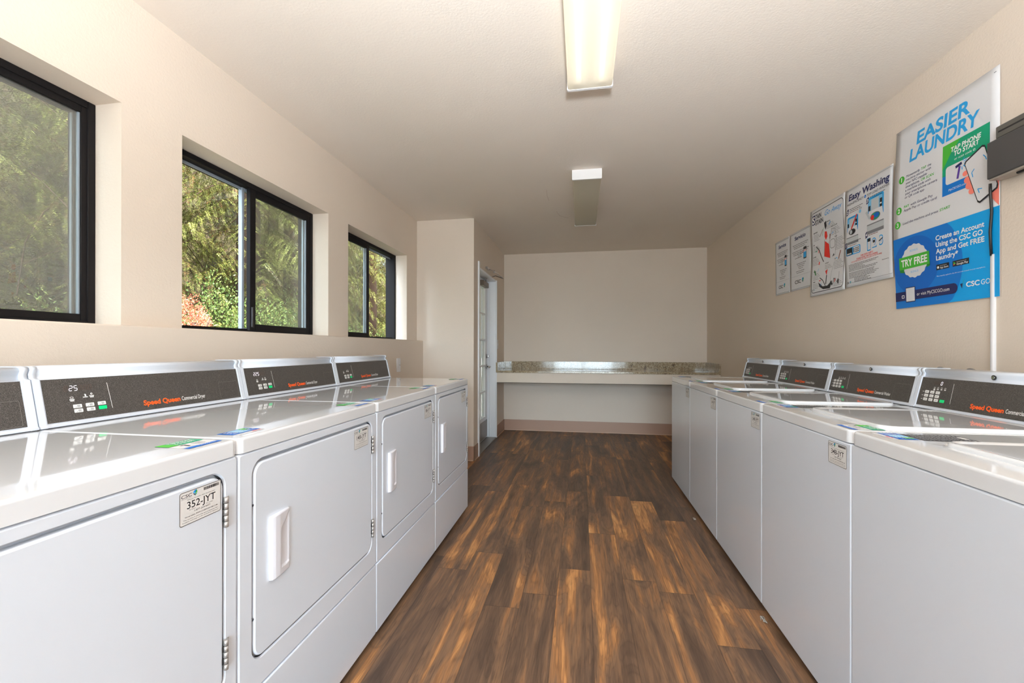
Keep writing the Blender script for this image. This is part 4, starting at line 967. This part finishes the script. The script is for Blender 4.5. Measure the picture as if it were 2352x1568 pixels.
def quads_mesh(name, C, A, B, mat, parent=None, taper=.35):
    """leaf blades: centre base C, length vector A, width vector B (n x 3 arrays)"""
    n = len(C); V = np.empty((n, 4, 3)); V[:, 0] = C-B*.5*taper; V[:, 1] = C+A*.45-B*.5; V[:, 2] = C+A; V[:, 3] = C+A*.45+B*.5
    me = bpy.data.meshes.new(name); me.vertices.add(n*4); me.vertices.foreach_set('co', V.ravel()); me.loops.add(n*4); me.polygons.add(n)
    me.loops.foreach_set('vertex_index', np.arange(n*4, dtype=np.int32)); me.polygons.foreach_set('loop_start', np.arange(0, n*4, 4, dtype=np.int32))
    try: me.polygons.foreach_set('loop_total', np.full(n, 4, dtype=np.int32))
    except Exception: pass
    me.update(calc_edges=True); me.materials.append(mat); o = bpy.data.objects.new(name, me); return link(o, parent)
def nrm(a): return a/np.maximum(np.linalg.norm(a, axis=-1, keepdims=True), 1e-9)
def redwood(nb, seed, zlo=.5, zhi=6.2, R=1.7):
    r = np.random.default_rng(seed); root = empty('redwood_tree')
    f = MB(); f.cyl((0, 0, -.4), (0, 0, 8.5), .17, M_BARK, r1=.07, n=14)
    Cs, As, Bs = [], [], []
    br = MB()
    for b in range(nb):
        z = zlo+(zhi-zlo)*r.random(); az = r.random()*2*math.pi; L = R*(.55+.5*r.random())*(1.12-.10*z); rise = .25*r.random()
        n = 16; t = np.linspace(0, 1, n)
        x = L*t; zz = z+rise*L*t*1.0-(.55+.35*r.random())*L*t**2
        yy = .12*L*np.sin(t*3+az)*t
        pts = np.stack([x*math.cos(az)-yy*math.sin(az), x*math.sin(az)+yy*math.cos(az), zz], 1)
        if b % 3 == 0: f.tube([tuple(p) for p in pts[::3]], .005, M_BARK, 4)
        for k in range(3, n):
            T = nrm(pts[k]-pts[k-1]); side0 = nrm(np.cross(T, [0, 0, 1.]))
            for sgn in (-1, 1):
                sl = (.16+.22*r.random())*(1.1-.5*t[k]); q = nrm(T*.75+side0*sgn*(.8+.3*r.random())+np.array([0, 0, -.25-.5*r.random()]))
                m = int(sl/.0115); s = (np.arange(m)+.5)/m
                P = pts[k]+q*(s*sl)[:, None]+np.array([0, 0, -1.])*((s*sl)**2*1.1)[:, None]
                w = nrm(np.cross(q, nrm(np.array([r.normal()*.25, r.normal()*.25, 1.]))))
                for sg in (-1, 1):
                    ln = .034*(1.15-.75*s)*(.8+.4*r.random(m)); D = nrm(q*.55+w*sg*.85+r.normal(size=(m, 3))*.10)
                    Cs.append(P); As.append(D*ln[:, None]); Bs.append(nrm(np.cross(D, np.cross(q, w)))*(.0052+.002*r.random(m))[:, None])
    f.build('trunk', root)
    quads_mesh('foliage', np.concatenate(Cs), np.concatenate(As), np.concatenate(Bs), M_NEEDLE, root)
    return root
def shrub(seed, n, mat, rx=.55, ry=.75, rz=.75, sz=.032, base=-.2):
    r = np.random.default_rng(seed); root = empty('leafy_shrub')
    d = nrm(r.normal(size=(n, 3))); rad = (.72+.34*r.random(n))*(1+.16*np.sin(d[:, 0]*9+seed)+.12*np.sin(d[:, 1]*11+d[:, 2]*7))
    C = d*rad[:, None]*np.array([rx, ry, rz])+np.array([0, 0, rz*.95]); C = C[C[:, 2] > .02]; d = d[:len(C)]
    A = nrm(nrm(C-np.array([0, 0, rz*.9]))+r.normal(size=C.shape)*.7)*(sz*(.7+.6*r.random(len(C))))[:, None]
    B = nrm(np.cross(A, r.normal(size=C.shape)))*(sz*.5); quads_mesh('foliage', C, A, B, mat, root, .3)
    f = MB()
    for k in range(9): a = r.normal(size=3)*np.array([rx, ry, .1])*.5; f.tube([(a[0]*.1, a[1]*.1, base), (a[0]*.6, a[1]*.6, rz*.6), (a[0], a[1], rz*1.3)], .01, M_BARK, 5)
    f.build('stems', root); return root
def put(o, x, y, z, rz, s=1.): o.location = (x, y, z); o.rotation_euler = (0, 0, rz); o.scale = (s, s, s); return o
RW = [redwood(230, 3), redwood(230, 9)]
spots = [(-4.3, 1.9, -.1, 0., 1.0, 'redwood tree filling the nearest left window'), (-4.7, 3.6, .2, 2.1, 1.05, 'redwood tree outside between the nearest and middle windows'),
         (-4.2, 4.9, -.1, 4.0, 1., 'redwood tree with drooping boughs seen through open half of middle window'), (-4.8, 6.6, .2, 1.2, 1.1, 'redwood tree behind the closed sash of middle window'),
         (-4.3, 8.3, 0., 5.1, 1.05, 'redwood tree filling the near half of the far window'), (-4.6, 10.2, .1, 3.0, 1.1, 'redwood tree in the far half of the far window'),
         (-6.6, 2.9, 2.2, .7, 1., 'redwood up the slope behind the nearest window trees'), (-6.9, 5.4, 2.4, 1.9, 1., 'redwood up the slope behind the middle window trees'), (-6.8, 8.6, 2.3, 3.9, 1., 'redwood up the slope behind the far window trees'),
         (-6.4, 12.4, 1.6, 2.9, 1.15, 'redwood deepest to the right outside the far window'), (-4.6, -.6, -.1, 2.6, 1.1, 'unseen redwood tree added beside the building to block sky light')]  # last tree is out of view, added to shield windows from bright sky
for k, (x, y, z, a, s, lab) in enumerate(spots):
    o = RW[k] if k < 2 else copy_tree(RW[k % 2]); put(o, x, y, z-.2, a, s); tag(o, lab, 'tree', 'redwood trees outside the windows')
SH = [shrub(2, 24000, M_LEAF, rz=.80, sz=.023), shrub(5, 5200, M_LEAFR, .26, .26, .42, .026, -1.45)]
ss = [(-3.45, 2.25, 0, .95, 'green leafy shrub low in the nearest window'), (-3.45, 3.70, .5, 1.16, 'green leafy shrub low in open half of middle window'), (-3.5, 4.95, 2.2, 1.14, 'green leafy shrub low behind closed sash of middle window'),
      (-3.6, 6.2, 1.0, 1.0, 'green leafy shrub low at left of the far window'), (-3.6, 7.6, 3.0, 1.0, 'green leafy shrub low at right of the far window')]
for k, (x, y, a, s, lab) in enumerate(ss):
    o = SH[0] if k == 0 else copy_tree(SH[0]); put(o, x, y, -.18, a, s); tag(o, lab, 'shrub', 'leafy shrubs below the windows')
put(SH[1], -2.95, 2.82, .98, 0, .62); tag(SH[1], 'coral red leafy shrub at lower left corner of middle window', 'shrub')

# ------------------------------------------------------------------ LIGHT
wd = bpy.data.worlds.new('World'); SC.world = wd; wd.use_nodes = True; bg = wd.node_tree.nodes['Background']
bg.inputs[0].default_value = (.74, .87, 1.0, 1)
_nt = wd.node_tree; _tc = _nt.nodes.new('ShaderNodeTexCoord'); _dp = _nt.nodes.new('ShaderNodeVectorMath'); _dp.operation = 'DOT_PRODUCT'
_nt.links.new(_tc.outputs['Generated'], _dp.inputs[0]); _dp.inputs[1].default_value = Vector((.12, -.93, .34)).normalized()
def _wm(op, a, b, c=None):
    nd = _nt.nodes.new('ShaderNodeMath'); nd.operation = op
    for i, v in enumerate((a, b, c)):
        if v is None: continue
        if hasattr(v, 'links'): _nt.links.new(v, nd.inputs[i])
        else: nd.inputs[i].default_value = v
    return nd.outputs[0]
# sky glow added towards the rear opening to brighten the room
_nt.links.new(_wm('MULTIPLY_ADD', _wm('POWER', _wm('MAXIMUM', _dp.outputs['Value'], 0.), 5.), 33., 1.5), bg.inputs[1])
sn = bpy.data.lights.new('sun', 'SUN'); sn.energy = 24.; sn.angle = .012; sn.color = (1., .95, .84); so = bpy.data.objects.new('sun', sn); link(so)
so.rotation_euler = Vector((-.42, .16, -.89)).to_track_quat('-Z', 'Y').to_euler(); so.location = (4, -2, 8)
def portal(name, loc, rot, sx, sy):
    l = bpy.data.lights.new(name, 'AREA'); l.shape = 'RECTANGLE'; l.size = sx; l.size_y = sy; l.cycles.is_portal = True
    o = bpy.data.objects.new(name, l); link(o); o.location = loc; o.rotation_euler = rot
fl = bpy.data.lights.new('added_bounce_flash', 'SPOT'); fl.energy = 355.; fl.spot_size = math.radians(165); fl.spot_blend = .6; fl.shadow_soft_size = .12; fl.color = (.88, .94, 1.)
fo = bpy.data.objects.new('added_bounce_flash', fl); link(fo); fo.location = (.1, -.35, 1.45); fo.rotation_euler = (math.radians(172), 0, 0)  # unseen lamp added behind the camera, brightens ceiling and room
portal('added_door_portal', (.05, RY-.22, 1.07), (math.radians(90), 0, 0), 2.0, 2.15)

# ------------------------------------------------------------------ CAMERA
cm = bpy.data.cameras.new('camera'); co = bpy.data.objects.new('camera', cm); link(co); SC.camera = co
FPX = 995.; cm.sensor_width = 36.; cm.lens = 36.*FPX/2352.; cm.shift_x = 13.7042/2352.; cm.shift_y = 16.1662/2352.; cm.clip_start = .05; cm.clip_end = 200
yaw, pitch, roll = .1723, .0006, -.0012
fw = Vector((-math.sin(yaw)*math.cos(pitch), math.cos(yaw)*math.cos(pitch), math.sin(pitch))); rt_ = Vector((math.cos(yaw), math.sin(yaw), 0)); up = rt_.cross(fw)
R3 = Matrix((rt_, up, -fw)).transposed(); co.matrix_world = Matrix.Translation((0, 0, 1.1224)) @ (R3 @ Matrix.Rotation(-roll, 3, 'Z')).to_4x4()

SC.view_settings.view_transform = 'Standard'; SC.view_settings.look = 'None'; SC.view_settings.gamma = 1; SC.view_settings.use_curve_mapping = False; SC.view_settings.exposure = .14
cy = SC.cycles; cy.max_bounces = 10; cy.diffuse_bounces = 6; cy.glossy_bounces = 4; cy.transmission_bounces = 6; cy.transparent_max_bounces = 16
cy.sample_clamp_indirect = 6.; cy.caustics_reflective = False; cy.caustics_refractive = False; cy.use_denoising = True
cy.use_adaptive_sampling = True; cy.adaptive_threshold = .03
